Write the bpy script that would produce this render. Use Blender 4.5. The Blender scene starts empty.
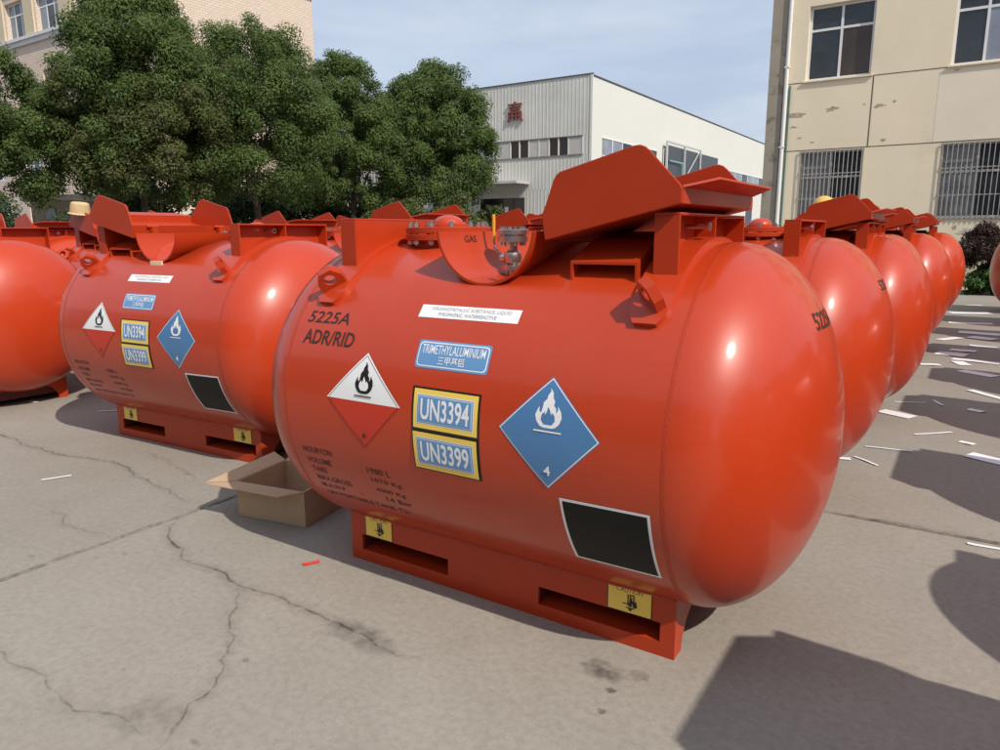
import bpy, bmesh, math, random
import numpy as np
from mathutils import Matrix, Vector

random.seed(7)
rng = np.random.default_rng(7)
PI = math.pi
scene = bpy.context.scene
col = scene.collection

# ------------------------------------------------------------------ camera
YAW, PITCH, ROLL = math.radians(33.085), math.radians(11.211), math.radians(-0.271)
F = Vector((-math.sin(YAW) * math.cos(PITCH), math.cos(YAW) * math.cos(PITCH), -math.sin(PITCH)))
Rt = Vector((math.cos(YAW), math.sin(YAW), 0))
Up = Rt.cross(F)
Rt, Up = Rt * math.cos(ROLL) + Up * math.sin(ROLL), Up * math.cos(ROLL) - Rt * math.sin(ROLL)
cam_d = bpy.data.cameras.new('camera')
cam = bpy.data.objects.new('camera', cam_d)
col.objects.link(cam)
m = Matrix((Rt, Up, -F)).transposed().to_4x4()
m.translation = Vector((1.3796, -2.3747, 1.3481))
cam.matrix_world = m
cam_d.sensor_width = 36
cam_d.sensor_fit = 'HORIZONTAL'
cam_d.lens = 720.6 / 1000 * 36
cam_d.clip_start = 0.05
cam_d.clip_end = 3000
scene.camera = cam

# ------------------------------------------------------------------ sky and sun
SUN = Vector((0.686, -0.233, 0.690)).normalized()
elev = math.asin(SUN.z)
az = math.atan2(SUN.x, SUN.y)              # clockwise from +Y
world = bpy.data.worlds.new('World')
scene.world = world
world.use_nodes = True
wt = world.node_tree
wt.nodes.clear()
wout = wt.nodes.new('ShaderNodeOutputWorld')
bg = wt.nodes.new('ShaderNodeBackground')
sky = wt.nodes.new('ShaderNodeTexSky')
sky.sky_type = 'NISHITA'
sky.sun_disc = False
sky.sun_elevation = elev
sky.sun_rotation = az
sky.air_density = 1.0
sky.dust_density = 2.5
sky.ozone_density = 1.0
# thin high cloud veil over the whole sky
tc = wt.nodes.new('ShaderNodeTexCoord')
mp = wt.nodes.new('ShaderNodeMapping')
mp.inputs['Scale'].default_value = (1.0, 1.0, 4.5)
nz = wt.nodes.new('ShaderNodeTexNoise')
nz.inputs['Scale'].default_value = 2.2
nz.inputs['Detail'].default_value = 6
nz.inputs['Roughness'].default_value = 0.55
rp = wt.nodes.new('ShaderNodeMapRange')
rp.inputs['From Min'].default_value = 0.38
rp.inputs['From Max'].default_value = 0.75
rp.inputs['To Min'].default_value = 0.72
rp.inputs['To Max'].default_value = 0.92
mx = wt.nodes.new('ShaderNodeMix')
mx.data_type = 'RGBA'
mx.inputs['B'].default_value = (4.4, 5.2, 6.5, 1)
wt.links.new(tc.outputs['Generated'], mp.inputs['Vector'])
wt.links.new(mp.outputs['Vector'], nz.inputs['Vector'])
wt.links.new(nz.outputs['Fac'], rp.inputs['Value'])
wt.links.new(rp.outputs['Result'], mx.inputs['Factor'])
wt.links.new(sky.outputs['Color'], mx.inputs['A'])
cm = wt.nodes.new('ShaderNodeMix')
cm.data_type = 'RGBA'
cm.inputs['A'].default_value = (4.2, 4.9, 6.15, 1)
cm.inputs['B'].default_value = (6.0, 6.5, 7.2, 1)
rp2 = wt.nodes.new('ShaderNodeMapRange')
rp2.inputs['From Min'].default_value = 0.42
rp2.inputs['From Max'].default_value = 0.80
wt.links.new(nz.outputs['Fac'], rp2.inputs['Value'])
wt.links.new(rp2.outputs['Result'], cm.inputs['Factor'])
wt.links.new(cm.outputs['Result'], mx.inputs['B'])
wt.links.new(mx.outputs['Result'], bg.inputs['Color'])
bg.inputs['Strength'].default_value = 0.122
wt.links.new(bg.outputs['Background'], wout.inputs['Surface'])

sun_d = bpy.data.lights.new('sun', 'SUN')
sun_d.energy = 3.8
sun_d.angle = math.radians(0.55)
sun_d.color = (1.0, 0.93, 0.83)
sun = bpy.data.objects.new('sun', sun_d)
sun.rotation_euler = SUN.to_track_quat('Z', 'Y').to_euler()
sun.location = (20, -8, 20)
col.objects.link(sun)

scene.view_settings.view_transform = 'Standard'
scene.view_settings.look = 'None'
scene.view_settings.exposure = 0.12
scene.view_settings.gamma = 1.0
scene.view_settings.use_curve_mapping = False
scene.render.engine = 'CYCLES'

# ------------------------------------------------------------------ materials
MAT = {}


def mat(name, color, rough=0.5, metal=0.0, coat=0.0, vary=0.0, vscale=6.0, bump=0.0, bscale=60.0, spec=0.5,
        dirt=None, dscale=1.5, dlo=0.55, dhi=0.75, space='OBJ', rvary=0.0):
    if name in MAT:
        return MAT[name]
    M = bpy.data.materials.new(name)
    M.use_nodes = True
    t = M.node_tree
    b = t.nodes['Principled BSDF']
    b.inputs['Roughness'].default_value = rough
    b.inputs['Metallic'].default_value = metal
    b.inputs['Coat Weight'].default_value = coat
    b.inputs['Coat Roughness'].default_value = 0.12
    b.inputs['Specular IOR Level'].default_value = spec
    c4 = (*color, 1)
    b.inputs['Base Color'].default_value = c4
    if vary or bump or dirt or rvary:
        if space == 'OBJ':
            co = t.nodes.new('ShaderNodeTexCoord').outputs['Object']
        else:
            co = t.nodes.new('ShaderNodeNewGeometry').outputs['Position']
    src = None
    if vary:
        n = t.nodes.new('ShaderNodeTexNoise')
        n.inputs['Scale'].default_value = vscale
        n.inputs['Detail'].default_value = 8
        n.inputs['Roughness'].default_value = 0.65
        t.links.new(co, n.inputs['Vector'])
        r = t.nodes.new('ShaderNodeMapRange')
        r.inputs['From Min'].default_value = 0.25
        r.inputs['From Max'].default_value = 0.75
        r.inputs['To Min'].default_value = 1 - vary
        r.inputs['To Max'].default_value = 1 + vary
        t.links.new(n.outputs['Fac'], r.inputs['Value'])
        mm = t.nodes.new('ShaderNodeMix')
        mm.data_type = 'RGBA'
        mm.blend_type = 'MULTIPLY'
        mm.inputs['Factor'].default_value = 1
        mm.inputs['A'].default_value = c4
        t.links.new(r.outputs['Result'], mm.inputs['B'])
        src = mm.outputs['Result']
    if dirt:
        n = t.nodes.new('ShaderNodeTexNoise')
        n.inputs['Scale'].default_value = dscale
        n.inputs['Detail'].default_value = 9
        n.inputs['Roughness'].default_value = 0.7
        t.links.new(co, n.inputs['Vector'])
        r = t.nodes.new('ShaderNodeMapRange')
        r.inputs['From Min'].default_value = dlo
        r.inputs['From Max'].default_value = dhi
        t.links.new(n.outputs['Fac'], r.inputs['Value'])
        mm = t.nodes.new('ShaderNodeMix')
        mm.data_type = 'RGBA'
        if src:
            t.links.new(src, mm.inputs['A'])
        else:
            mm.inputs['A'].default_value = c4
        mm.inputs['B'].default_value = (*dirt, 1)
        t.links.new(r.outputs['Result'], mm.inputs['Factor'])
        src = mm.outputs['Result']
    if src:
        t.links.new(src, b.inputs['Base Color'])
    if rvary:
        n = t.nodes.new('ShaderNodeTexNoise')
        n.inputs['Scale'].default_value = 3.0
        n.inputs['Detail'].default_value = 6
        t.links.new(co, n.inputs['Vector'])
        r = t.nodes.new('ShaderNodeMapRange')
        r.inputs['From Min'].default_value = 0.3
        r.inputs['From Max'].default_value = 0.7
        r.inputs['To Min'].default_value = max(0.02, rough - rvary)
        r.inputs['To Max'].default_value = rough + rvary
        t.links.new(n.outputs['Fac'], r.inputs['Value'])
        t.links.new(r.outputs['Result'], b.inputs['Roughness'])
    if bump:
        n = t.nodes.new('ShaderNodeTexNoise')
        n.inputs['Scale'].default_value = bscale
        n.inputs['Detail'].default_value = 4
        t.links.new(co, n.inputs['Vector'])
        bp = t.nodes.new('ShaderNodeBump')
        bp.inputs['Strength'].default_value = bump
        bp.inputs['Distance'].default_value = 0.01
        t.links.new(n.outputs['Fac'], bp.inputs['Height'])
        t.links.new(bp.outputs['Normal'], b.inputs['Normal'])
    MAT[name] = M
    return M


RED = mat('red_gloss_paint', (0.475, 0.042, 0.008), rough=0.38, coat=0.45, spec=0.38, vary=0.07, vscale=2.5, rvary=0.07, dirt=(0.41, 0.056, 0.018), dscale=5.0, dlo=0.55, dhi=0.85)
RED2 = mat('red_satin_paint', (0.43, 0.038, 0.007), rough=0.40, coat=0.15, spec=0.35, vary=0.07, vscale=5, rvary=0.08)
WELD = mat('painted_weld', (0.44, 0.038, 0.007), rough=0.45, bump=0.2, bscale=120)
POCKET_SHADE = mat('pocket_shade_red', (0.10, 0.012, 0.006), rough=0.6)  # darkened red: shade inside the fork pockets put into the colour
STEEL = mat('stainless_steel', (0.55, 0.54, 0.52), rough=0.32, metal=1.0, vary=0.15, vscale=30)
YHAND = mat('yellow_handle', (0.72, 0.32, 0.04), rough=0.4)
YCAP = mat('yellow_plastic', (0.78, 0.47, 0.13), rough=0.45, vary=0.08)
WHITE = mat('label_white', (0.80, 0.80, 0.80), rough=0.35, vary=0.03)
BLACK = mat('print_black', (0.012, 0.011, 0.010), rough=0.35)
STENCIL = mat('stencil_black', (0.030, 0.012, 0.010), rough=0.45)
GREYTXT = mat('label_grey_print', (0.28, 0.30, 0.33), rough=0.4)
BLUE = mat('label_blue', (0.075, 0.20, 0.40), rough=0.3, vary=0.04)
LBLUE = mat('label_light_blue', (0.12, 0.28, 0.52), rough=0.3, vary=0.04)
YELLOW = mat('label_yellow', (0.86, 0.60, 0.10), rough=0.35, vary=0.06)
PRED = mat('placard_red', (0.55, 0.034, 0.012), rough=0.35)
BLKPL = mat('black_panel', (0.008, 0.0075, 0.007), rough=0.5, vary=0.2, vscale=8, spec=0.25)
TAPE = mat('masking_tape', (0.72, 0.60, 0.38), rough=0.6, vary=0.1)

# ------------------------------------------------------------------ helpers


class MB:
    def __init__(s):
        s.v, s.f, s.mi = [], [], []

    def add(s, vs, fs, mi=0):
        o = len(s.v)
        s.v += [tuple(v) for v in vs]
        s.f += [tuple(i + o for i in f) for f in fs]
        s.mi += [mi] * len(fs)
        return s

    def box(s, x0, x1, y0, y1, z0, z1, mi=0):
        vs = [(x, y, z) for z in (z0, z1) for y in (y0, y1) for x in (x0, x1)]
        return s.add(vs, [(0, 2, 3, 1), (4, 5, 7, 6), (0, 1, 5, 4), (2, 6, 7, 3), (0, 4, 6, 2), (1, 3, 7, 5)], mi)

    def prism(s, pts, o, eu, ev, en, t, mi=0):
        """polygon pts in plane (o, eu, ev), extruded by t along en"""
        o, eu, ev, en = Vector(o), Vector(eu), Vector(ev), Vector(en)
        n = len(pts)
        a = [o + eu * p[0] + ev * p[1] for p in pts]
        b = [q + en * t for q in a]
        fs = [tuple(range(n))[::-1], tuple(range(n, 2 * n))]
        fs += [(i, (i + 1) % n, n + (i + 1) % n, n + i) for i in range(n)]
        return s.add(a + b, fs, mi)

    def tube(s, p0, p1, r0, r1=None, n=16, mi=0, caps=True):
        r1 = r0 if r1 is None else r1
        p0, p1 = Vector(p0), Vector(p1)
        d = (p1 - p0).normalized()
        u = d.orthogonal().normalized()
        w = d.cross(u)
        vs = []
        for p, r in ((p0, r0), (p1, r1)):
            for i in range(n):
                a = 2 * PI * i / n
                vs.append(p + u * (r * math.cos(a)) + w * (r * math.sin(a)))
        fs = [(i, (i + 1) % n, n + (i + 1) % n, n + i) for i in range(n)]
        if caps:
            fs += [tuple(range(n))[::-1], tuple(range(n, 2 * n))]
        return s.add(vs, fs, mi)

    def lathe(s, prof, o=(0, 0, 0), n=32, axis='z', mi=0):
        """prof: (radius, height) list"""
        o = Vector(o)
        vs = []
        for r, h in prof:
            for i in range(n):
                a = 2 * PI * i / n
                c, d = r * math.cos(a), r * math.sin(a)
                vs.append(o + (Vector((c, d, h)) if axis == 'z' else Vector((h, c, d))))
        fs = []
        for k in range(len(prof) - 1):
            for i in range(n):
                j = (i + 1) % n
                fs.append((k * n + i, k * n + j, (k + 1) * n + j, (k + 1) * n + i))
        return s.add(vs, fs, mi)

    def mesh(s, name, mats, smooth=False, bevel=0.0):
        me = bpy.data.meshes.new(name)
        me.from_pydata(s.v, [], s.f)
        mats = mats if isinstance(mats, (list, tuple)) else [mats]
        for M in mats:
            me.materials.append(M)
        me.polygons.foreach_set('material_index', s.mi)
        bm = bmesh.new()
        bm.from_mesh(me)
        bmesh.ops.remove_doubles(bm, verts=bm.verts, dist=1e-5)
        bmesh.ops.recalc_face_normals(bm, faces=bm.faces)
        if bevel:
            es = [e for e in bm.edges if len(e.link_faces) == 2 and e.calc_face_angle(0) > 0.6]
            bmesh.ops.bevel(bm, geom=es, offset=bevel, offset_type='OFFSET', segments=2, profile=0.7, affect='EDGES', clamp_overlap=True)
        bm.to_mesh(me)
        bm.free()
        if smooth:
            me.polygons.foreach_set('use_smooth', [True] * len(me.polygons))
            try:
                me.set_sharp_from_angle(angle=math.radians(smooth if smooth is not True else 35))
            except Exception:
                pass
        me.update()
        return me


def ob(name, me, parent=None, loc=None, rz=None):
    o = bpy.data.objects.new(name, me)
    col.objects.link(o)
    if parent:
        o.parent = parent
    if loc:
        o.location = loc
    if rz:
        o.rotation_euler = (0, 0, rz)
    return o


def tag(o, label=None, cat=None, group=None, kind=None):
    if label:
        o['label'] = label
    if cat:
        o['category'] = cat
    if group:
        o['group'] = group
    if kind:
        o['kind'] = kind
    return o


def empty(name, loc=(0, 0, 0), rz=0):
    o = bpy.data.objects.new(name, None)
    o.empty_display_size = 0.2
    col.objects.link(o)
    o.location = loc
    o.rotation_euler = (0, 0, rz)
    return o


def copy_tree(o, parent=None):
    c = o.copy()
    col.objects.link(c)
    c.parent = parent
    for ch in list(o.children):
        copy_tree(ch, c)
    return c


# ------------------------------------------------------------------ text
_tc = {}


def text_mesh(s, bold=0.0, shear=0.0):
    k = (s, bold, shear)
    if k in _tc:
        return _tc[k]
    cu = bpy.data.curves.new('lettering', 'FONT')
    cu.body = s
    cu.offset = bold
    cu.shear = shear
    cu.resolution_u = 3
    o = bpy.data.objects.new('lettering', cu)
    col.objects.link(o)
    dg = bpy.context.evaluated_depsgraph_get()
    me = bpy.data.meshes.new_from_object(o.evaluated_get(dg))
    vs = [(v.co.x, v.co.y) for v in me.vertices]
    fs = [tuple(p.vertices) for p in me.polygons]
    bpy.data.objects.remove(o)
    bpy.data.meshes.remove(me)
    _tc[k] = (vs, fs)
    return _tc[k]


def text_fit(s, x0, x1, v0, v1, bold=0.0, shear=0.0):
    """lettering stretched into the box x0..x1, v0..v1"""
    vs, fs = text_mesh(s, bold, shear)
    if not vs:
        return [], []
    ax, bx = min(v[0] for v in vs), max(v[0] for v in vs)
    ay, by = min(v[1] for v in vs), max(v[1] for v in vs)
    return [(x0 + (x1 - x0) * (v[0] - ax) / (bx - ax), v0 + (v1 - v0) * (v[1] - ay) / (by - ay)) for v in vs], fs


def rect(x0, x1, v0, v1):
    return [(x0, v0), (x1, v0), (x1, v1), (x0, v1)], [(0, 1, 2, 3)]


def rrect(x0, x1, v0, v1, r):
    pts = []
    for cx, cv, a0 in ((x1 - r, v0 + r, -90), (x1 - r, v1 - r, 0), (x0 + r, v1 - r, 90), (x0 + r, v0 + r, 180)):
        for k in range(5):
            a = math.radians(a0 + k * 22.5)
            pts.append((cx + r * math.cos(a), cv + r * math.sin(a)))
    return pts, [tuple(range(len(pts)))]


def poly(pts):
    return list(pts), [tuple(range(len(pts)))]


def diamond(cx, cv, h):
    return poly([(cx, cv - h), (cx + h, cv), (cx, cv + h), (cx - h, cv)])


def decal_mesh(name, layers, fmap, step=0.02, base=0.0012, gap=0.0006):
    """layers: list of (shape, material); each sits a hair above the one before; fmap(x, v, off) -> xyz"""
    mats, mb = [], MB()
    for k, ((vs, fs), M) in enumerate(layers):
        if not vs:
            continue
        if M not in mats:
            mats.append(M)
        bm = bmesh.new()
        bv = [bm.verts.new((x, v, 0)) for x, v in vs]
        for f in fs:
            try:
                bm.faces.new([bv[i] for i in f])
            except ValueError:
                pass
        if step:
            lo = min(v[1] for v in vs)
            hi = max(v[1] for v in vs)
            q = math.ceil(lo / step) * step
            bmesh.ops.triangulate(bm, faces=bm.faces[:])
            while q < hi:
                bmesh.ops.bisect_plane(bm, geom=bm.verts[:] + bm.edges[:] + bm.faces[:], dist=1e-6,
                                       plane_co=(0, q, 0), plane_no=(0, 1, 0))
                q += step
        bm.verts.index_update()
        off = base + gap * k
        mb.add([fmap(v.co.x, v.co.y, off) for v in bm.verts], [[v.index for v in f.verts] for f in bm.faces], mats.index(M))
        bm.free()
    me = bpy.data.meshes.new(name)
    me.from_pydata(mb.v, [], mb.f)
    for M in mats:
        me.materials.append(M)
    me.polygons.foreach_set('material_index', mb.mi)
    me.update()
    return me


FLAME = [(-0.30, 0.0), (-0.44, 0.16), (-0.50, 0.36), (-0.42, 0.56), (-0.36, 0.66), (-0.36, 0.50), (-0.29, 0.44),
         (-0.24, 0.62), (-0.22, 0.80), (-0.10, 0.93), (-0.10, 1.02), (0.0, 1.18), (-0.02, 1.30), (0.10, 1.14),
         (0.12, 0.98), (0.20, 0.86), (0.17, 0.74), (0.27, 0.62), (0.27, 0.48), (0.34, 0.58), (0.33, 0.72),
         (0.46, 0.54), (0.50, 0.34), (0.43, 0.14), (0.28, 0.0), (0.14, -0.04), (-0.16, -0.04)]
FLAME_IN = [(-0.16, 0.03), (-0.27, 0.18), (-0.25, 0.34), (-0.15, 0.46), (-0.13, 0.34), (-0.07, 0.44), (-0.03, 0.62),
            (0.05, 0.50), (0.10, 0.36), (0.15, 0.44), (0.24, 0.32), (0.26, 0.17), (0.15, 0.03)]


def flame(cx, v0, s, pts=FLAME):
    return poly([(cx + x * s, v0 + y * s) for x, y in pts])


# forklift pictogram in a unit square
def forklift(cx, v0, s):
    out = []

    def R_(a, b, c, d):
        out.append(rect(cx + a * s, cx + b * s, v0 + c * s, v0 + d * s))
    R_(-0.66, -0.20, 0.16, 0.25)         # fork
    R_(-0.26, -0.15, 0.16, 1.05)         # mast
    R_(-0.10, 0.50, 0.30, 0.54)          # body
    R_(-0.08, 0.02, 0.541, 0.95)
    R_(-0.08, 0.34, 0.951, 1.05)
    R_(0.24, 0.34, 0.541, 0.95)
    for wx, wr in ((-0.02, 0.17), (0.38, 0.19)):
        out.append(poly([(cx + (wx + wr * math.cos(a * PI / 6)) * s, v0 + (0.20 + wr * math.sin(a * PI / 6)) * s) for a in range(12)]))
    R_(0.04, 0.16, 0.541, 0.80)          # driver
    # down arrow on a bar
    out.append(poly([(cx - 0.20 * s, v0 - 0.12 * s), (cx, v0 - 0.34 * s), (cx + 0.20 * s, v0 - 0.12 * s)]))
    R_(-0.34, 0.34, -0.11, -0.03)
    return out


# ------------------------------------------------------------------ GROUND
CONC = bpy.data.materials.new('yard_concrete')
CONC.use_nodes = True
t = CONC.node_tree
b = t.nodes['Principled BSDF']
geo = t.nodes.new('ShaderNodeNewGeometry')


def noise(scale, detail=6, rough=0.6, dist=0.0):
    n = t.nodes.new('ShaderNodeTexNoise')
    n.inputs['Scale'].default_value = scale
    n.inputs['Detail'].default_value = detail
    n.inputs['Roughness'].default_value = rough
    n.inputs['Distortion'].default_value = dist
    t.links.new(geo.outputs['Position'], n.inputs['Vector'])
    return n.outputs['Fac']


def mrange(src, a, b_, c, d):
    r = t.nodes.new('ShaderNodeMapRange')
    r.inputs['From Min'].default_value = a
    r.inputs['From Max'].default_value = b_
    r.inputs['To Min'].default_value = c
    r.inputs['To Max'].default_value = d
    t.links.new(src, r.inputs['Value'])
    return r.outputs['Result']


def mixc(fac, a, b_, blend='MIX'):
    mm = t.nodes.new('ShaderNodeMix')
    mm.data_type = 'RGBA'
    mm.blend_type = blend
    for k, s in (('Factor', fac), ('A', a), ('B', b_)):
        if hasattr(s, 'is_output'):
            t.links.new(s, mm.inputs[k])
        elif isinstance(s, tuple):
            mm.inputs[k].default_value = (*s, 1)
        else:
            mm.inputs[k].default_value = s
    return mm.outputs['Result']


cc = mixc(mrange(noise(0.55, 5), 0.35, 0.65, 0, 1), (0.290, 0.264, 0.222), (0.330, 0.303, 0.258))
cc = mixc(mrange(noise(3.2, 8, 0.7), 0.42, 0.72, 0, 0.32), cc, (0.245, 0.216, 0.180))
cc = mixc(mrange(noise(1.3, 9, 0.72, 0.6), 0.58, 0.74, 0, 0.28), cc, (0.18, 0.158, 0.132))
cc = mixc(mrange(noise(210, 2), 0.30, 0.42, 0.40, 0), cc, (0.15, 0.13, 0.11))
cc = mixc(mrange(noise(140, 2), 0.66, 0.74, 0, 0.6), cc, (0.55, 0.52, 0.47))
cc = mixc(mrange(noise(38, 4), 0.3, 0.6, 0.28, 0), cc, (0.14, 0.12, 0.10))
cc = mixc(mrange(noise(11, 5, 0.7), 0.56, 0.70, 0, 0.14), cc, (0.20, 0.175, 0.145))
cc = mixc(mrange(noise(75, 3), 0.68, 0.74, 0, 0.7), cc, (0.09, 0.08, 0.07))
oi = t.nodes.new('ShaderNodeObjectInfo')
cc = mixc(1.0, cc, mrange(oi.outputs['Random'], 0, 1, 0.95, 1.05), 'MULTIPLY')
t.links.new(cc, b.inputs['Base Color'])
b.inputs['Roughness'].default_value = 0.82
b.inputs['Specular IOR Level'].default_value = 0.3
bp = t.nodes.new('ShaderNodeBump')
bp.inputs['Strength'].default_value = 0.35
bp.inputs['Distance'].default_value = 0.004
t.links.new(noise(120, 5, 0.7), bp.inputs['Height'])
t.links.new(bp.outputs['Normal'], b.inputs['Normal'])

FILL = mat('joint_dirt', (0.10, 0.085, 0.07), rough=0.95, vary=0.3, vscale=3)
g = MB().add([(-400, -300, -0.05), (400, -300, -0.05), (400, 500, -0.05), (-400, 500, -0.05)], [(0, 1, 2, 3)])
ground = tag(ob('ground', g.mesh('ground', FILL)), kind='structure')
SX, SY, GAP = 4.48, 3.22, 0.011
wx, wy = SX - GAP, SY - GAP
c_ = 0.006
mb = MB()
ring = lambda d, z: [(d, d, z), (wx - d, d, z), (wx - d, wy - d, z), (d, wy - d, z)]
mb.add(ring(c_, 0) + ring(0.0015, -0.0035) + ring(0, -0.012) + ring(0, -0.06),
       [(0, 1, 2, 3)] + [(k * 4 + i, k * 4 + (i + 1) % 4, k * 4 + 4 + (i + 1) % 4, k * 4 + 4 + i) for k in range(3) for i in range(4)])
slab_me = mb.mesh('concrete_slab', CONC)
for i in range(-9, 4):
    for j in range(-3, 7):
        s_ = ob('concrete_slab', slab_me, ground, (-1.73 + i * SX + GAP / 2, 1.28 + j * SY + GAP / 2, random.uniform(-0.0015, 0.0)))

# crack and stain sheets: dark dirt with a soft uneven rim
CRK = bpy.data.materials.new('crack_dirt')
CRK.use_nodes = True
t = CRK.node_tree
geo = t.nodes.new('ShaderNodeNewGeometry')
out = t.nodes['Material Output']
b = t.nodes['Principled BSDF']
b.inputs['Base Color'].default_value = (0.085, 0.070, 0.056, 1)
b.inputs['Roughness'].default_value = 0.9
at = t.nodes.new('ShaderNodeAttribute')
at.attribute_name = 'fade'
mu = t.nodes.new('ShaderNodeMath')
mu.operation = 'MULTIPLY'
t.links.new(at.outputs['Fac'], mu.inputs[0])
n1 = noise(26, 6, 0.7)
n2 = noise(5, 4, 0.6)
mu2 = t.nodes.new('ShaderNodeMath')
mu2.operation = 'MULTIPLY'
t.links.new(mrange(n1, 0.35, 0.62, 0.15, 1.0), mu2.inputs[0])
t.links.new(mrange(n2, 0.32, 0.6, 0.35, 1.0), mu2.inputs[1])
t.links.new(mu2.outputs['Value'], mu.inputs[1])
tr = t.nodes.new('ShaderNodeBsdfTransparent')
ms = t.nodes.new('ShaderNodeMixShader')
t.links.new(mu.outputs['Value'], ms.inputs['Fac'])
t.links.new(tr.outputs['BSDF'], ms.inputs[1])
t.links.new(b.outputs['BSDF'], ms.inputs[2])
t.links.new(ms.outputs['Shader'], out.inputs['Surface'])


def jag(pts, seg=0.03, amp=0.018):
    """break a polyline into short uneven steps"""
    res = []
    for (x0, y0), (x1, y1) in zip(pts[:-1], pts[1:]):
        L = math.hypot(x1 - x0, y1 - y0)
        n = max(2, int(L / seg))
        px, py = -(y1 - y0) / L, (x1 - x0) / L
        w = 0
        for k in range(n):
            w = 0.75 * w + random.gauss(0, amp * 0.55)
            e = math.sin(PI * k / n)
            res.append((x0 + (x1 - x0) * k / n + px * w * e, y0 + (y1 - y0) * k / n + py * w * e))
    res.append(pts[-1])
    return res


def ribbon(name, line, w, core, z, strength):
    """three strips across: faded rim, core, faded rim"""
    vs, fs, fd = [], [], []
    n = len(line)
    for i, (x, y) in enumerate(line):
        a = line[max(0, i - 1)]
        b_ = line[min(n - 1, i + 1)]
        L = math.hypot(b_[0] - a[0], b_[1] - a[1]) or 1
        px, py = -(b_[1] - a[1]) / L, (b_[0] - a[0]) / L
        ends = min(1, 6 * i / n, 6 * (n - 1 - i) / n)
        ww = w * random.uniform(0.55, 1.3)
        cw = core * random.uniform(0.4, 1.5) * max(0.15, ends)
        for d, f_ in ((-ww, 0), (-cw, 1), (cw, 1), (ww, 0)):
            vs.append((x + px * d, y + py * d, z))
            fd.append(f_ * strength * ends)
    for i in range(n - 1):
        for k in range(3):
            fs.append((i * 4 + k, i * 4 + k + 1, i * 4 + 5 + k, i * 4 + 4 + k))
    me = bpy.data.meshes.new(name)
    me.from_pydata(vs, [], fs)
    me.materials.append(CRK)
    A = me.attributes.new('fade', 'FLOAT', 'POINT')
    A.data.foreach_set('value', fd)
    return ob(name, me, ground)


cracks = [
    ([(-4.6, -0.30), (-4.07, -0.25), (-3.6, -0.28), (-3.27, -0.26), (-2.95, -0.19), (-2.65, -0.18), (-2.3, -0.26), (-1.78, -0.34)], 1.0),
    ([(-1.74, -0.40), (-1.66, -0.56), (-1.48, -0.66), (-1.29, -0.74), (-1.05, -0.72), (-0.83, -0.75), (-0.55, -0.74), (-0.40, -0.75), (-0.15, -0.78), (0.06, -0.76)], 1.2),
    ([(-0.92, -0.75), (-0.74, -0.90), (-0.58, -1.02), (-0.46, -1.15), (-0.40, -1.26), (-0.36, -1.36), (-0.30, -1.48)], 0.75),
    ([(-1.6, -1.52), (-1.16, -1.47), (-0.9, -1.46), (-0.66, -1.50), (-0.5, -1.44), (-0.33, -1.43)], 0.6),
    ([(-2.9, 0.05), (-2.4, -0.02), (-2.1, -0.10)], 0.4),
    ([(-2.4, -0.75), (-2.1, -0.82), (-1.75, -0.78)], 0.45),
    ([(0.95, 1.30), (1.25, 1.31), (1.6, 1.29), (2.2, 1.28)], 0.9),
]
for ln, st in cracks:
    j = jag(ln)
    ribbon('crack', j, 0.050, 0.010, 0.0030, 0.16 * st)
    ribbon('crack', j, 0.007, 0.0014, 0.0045, min(1.0, 0.70 * st))
# dirt along the slab joints
for ln in ([(-1.73, -3.0), (-1.73, 1.25)], [(0.6, 1.28), (3.2, 1.28)]):
    ribbon('joint_stain', jag(ln, 0.05, 0.006), 0.018, 0.006, 0.0060, 0.6)


def stain(cx, cy, rx, ry, strength, name='stain', z=0.0045):
    n, rings = 22, 4
    vs, fs, fd = [(cx, cy, z)], [], [strength]
    ph = [random.uniform(0.6, 1.15) for _ in range(n)]
    for r in range(1, rings + 1):
        for i in range(n):
            a = 2 * PI * i / n
            k = r / rings * ph[i]
            vs.append((cx + rx * k * math.cos(a), cy + ry * k * math.sin(a), z))
            fd.append(strength * (1 - (r / rings) ** 3))
    for i in range(n):
        fs.append((0, 1 + i, 1 + (i + 1) % n))
        for r in range(rings - 1):
            o_ = 1 + r * n
            fs.append((o_ + i, o_ + n + i, o_ + n + (i + 1) % n, o_ + (i + 1) % n))
    me = bpy.data.meshes.new(name)
    me.from_pydata(vs, [], fs)
    me.materials.append(CRK)
    me.attributes.new('fade', 'FLOAT', 'POINT').data.foreach_set('value', fd)
    return ob(name, me, ground)


stain(0.545, -0.50, 0.085, 0.065, 0.62)
stain(0.645, -0.465, 0.045, 0.035, 0.5)
stain(0.60, -0.58, 0.022, 0.018, 0.9)
stain(-0.25, -0.77, 0.20, 0.09, 0.40, z=0.0075)
stain(0.62, -0.68, 0.02, 0.015, 0.9)
stain(-0.45, -1.40, 0.13, 0.10, 0.25, z=0.0075)
for _ in range(14):
    stain(random.uniform(-3.5, 1.6), random.uniform(-1.6, -0.45), random.uniform(0.01, 0.03), random.uniform(0.006, 0.014), 0.4, z=0.009)

# ------------------------------------------------------------------ TANK
R_, A_, ZC, HD = 0.600, 0.740, 0.713, 0.348
YB, BX = 0.326, 0.704
S0, S1, YF, ZT = 0.593, 0.669, 0.345, 1.4015


def cyl(x, v, off):
    th = v / R_
    return (x, -(R_ + off) * math.cos(th), ZC + (R_ + off) * math.sin(th))


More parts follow.
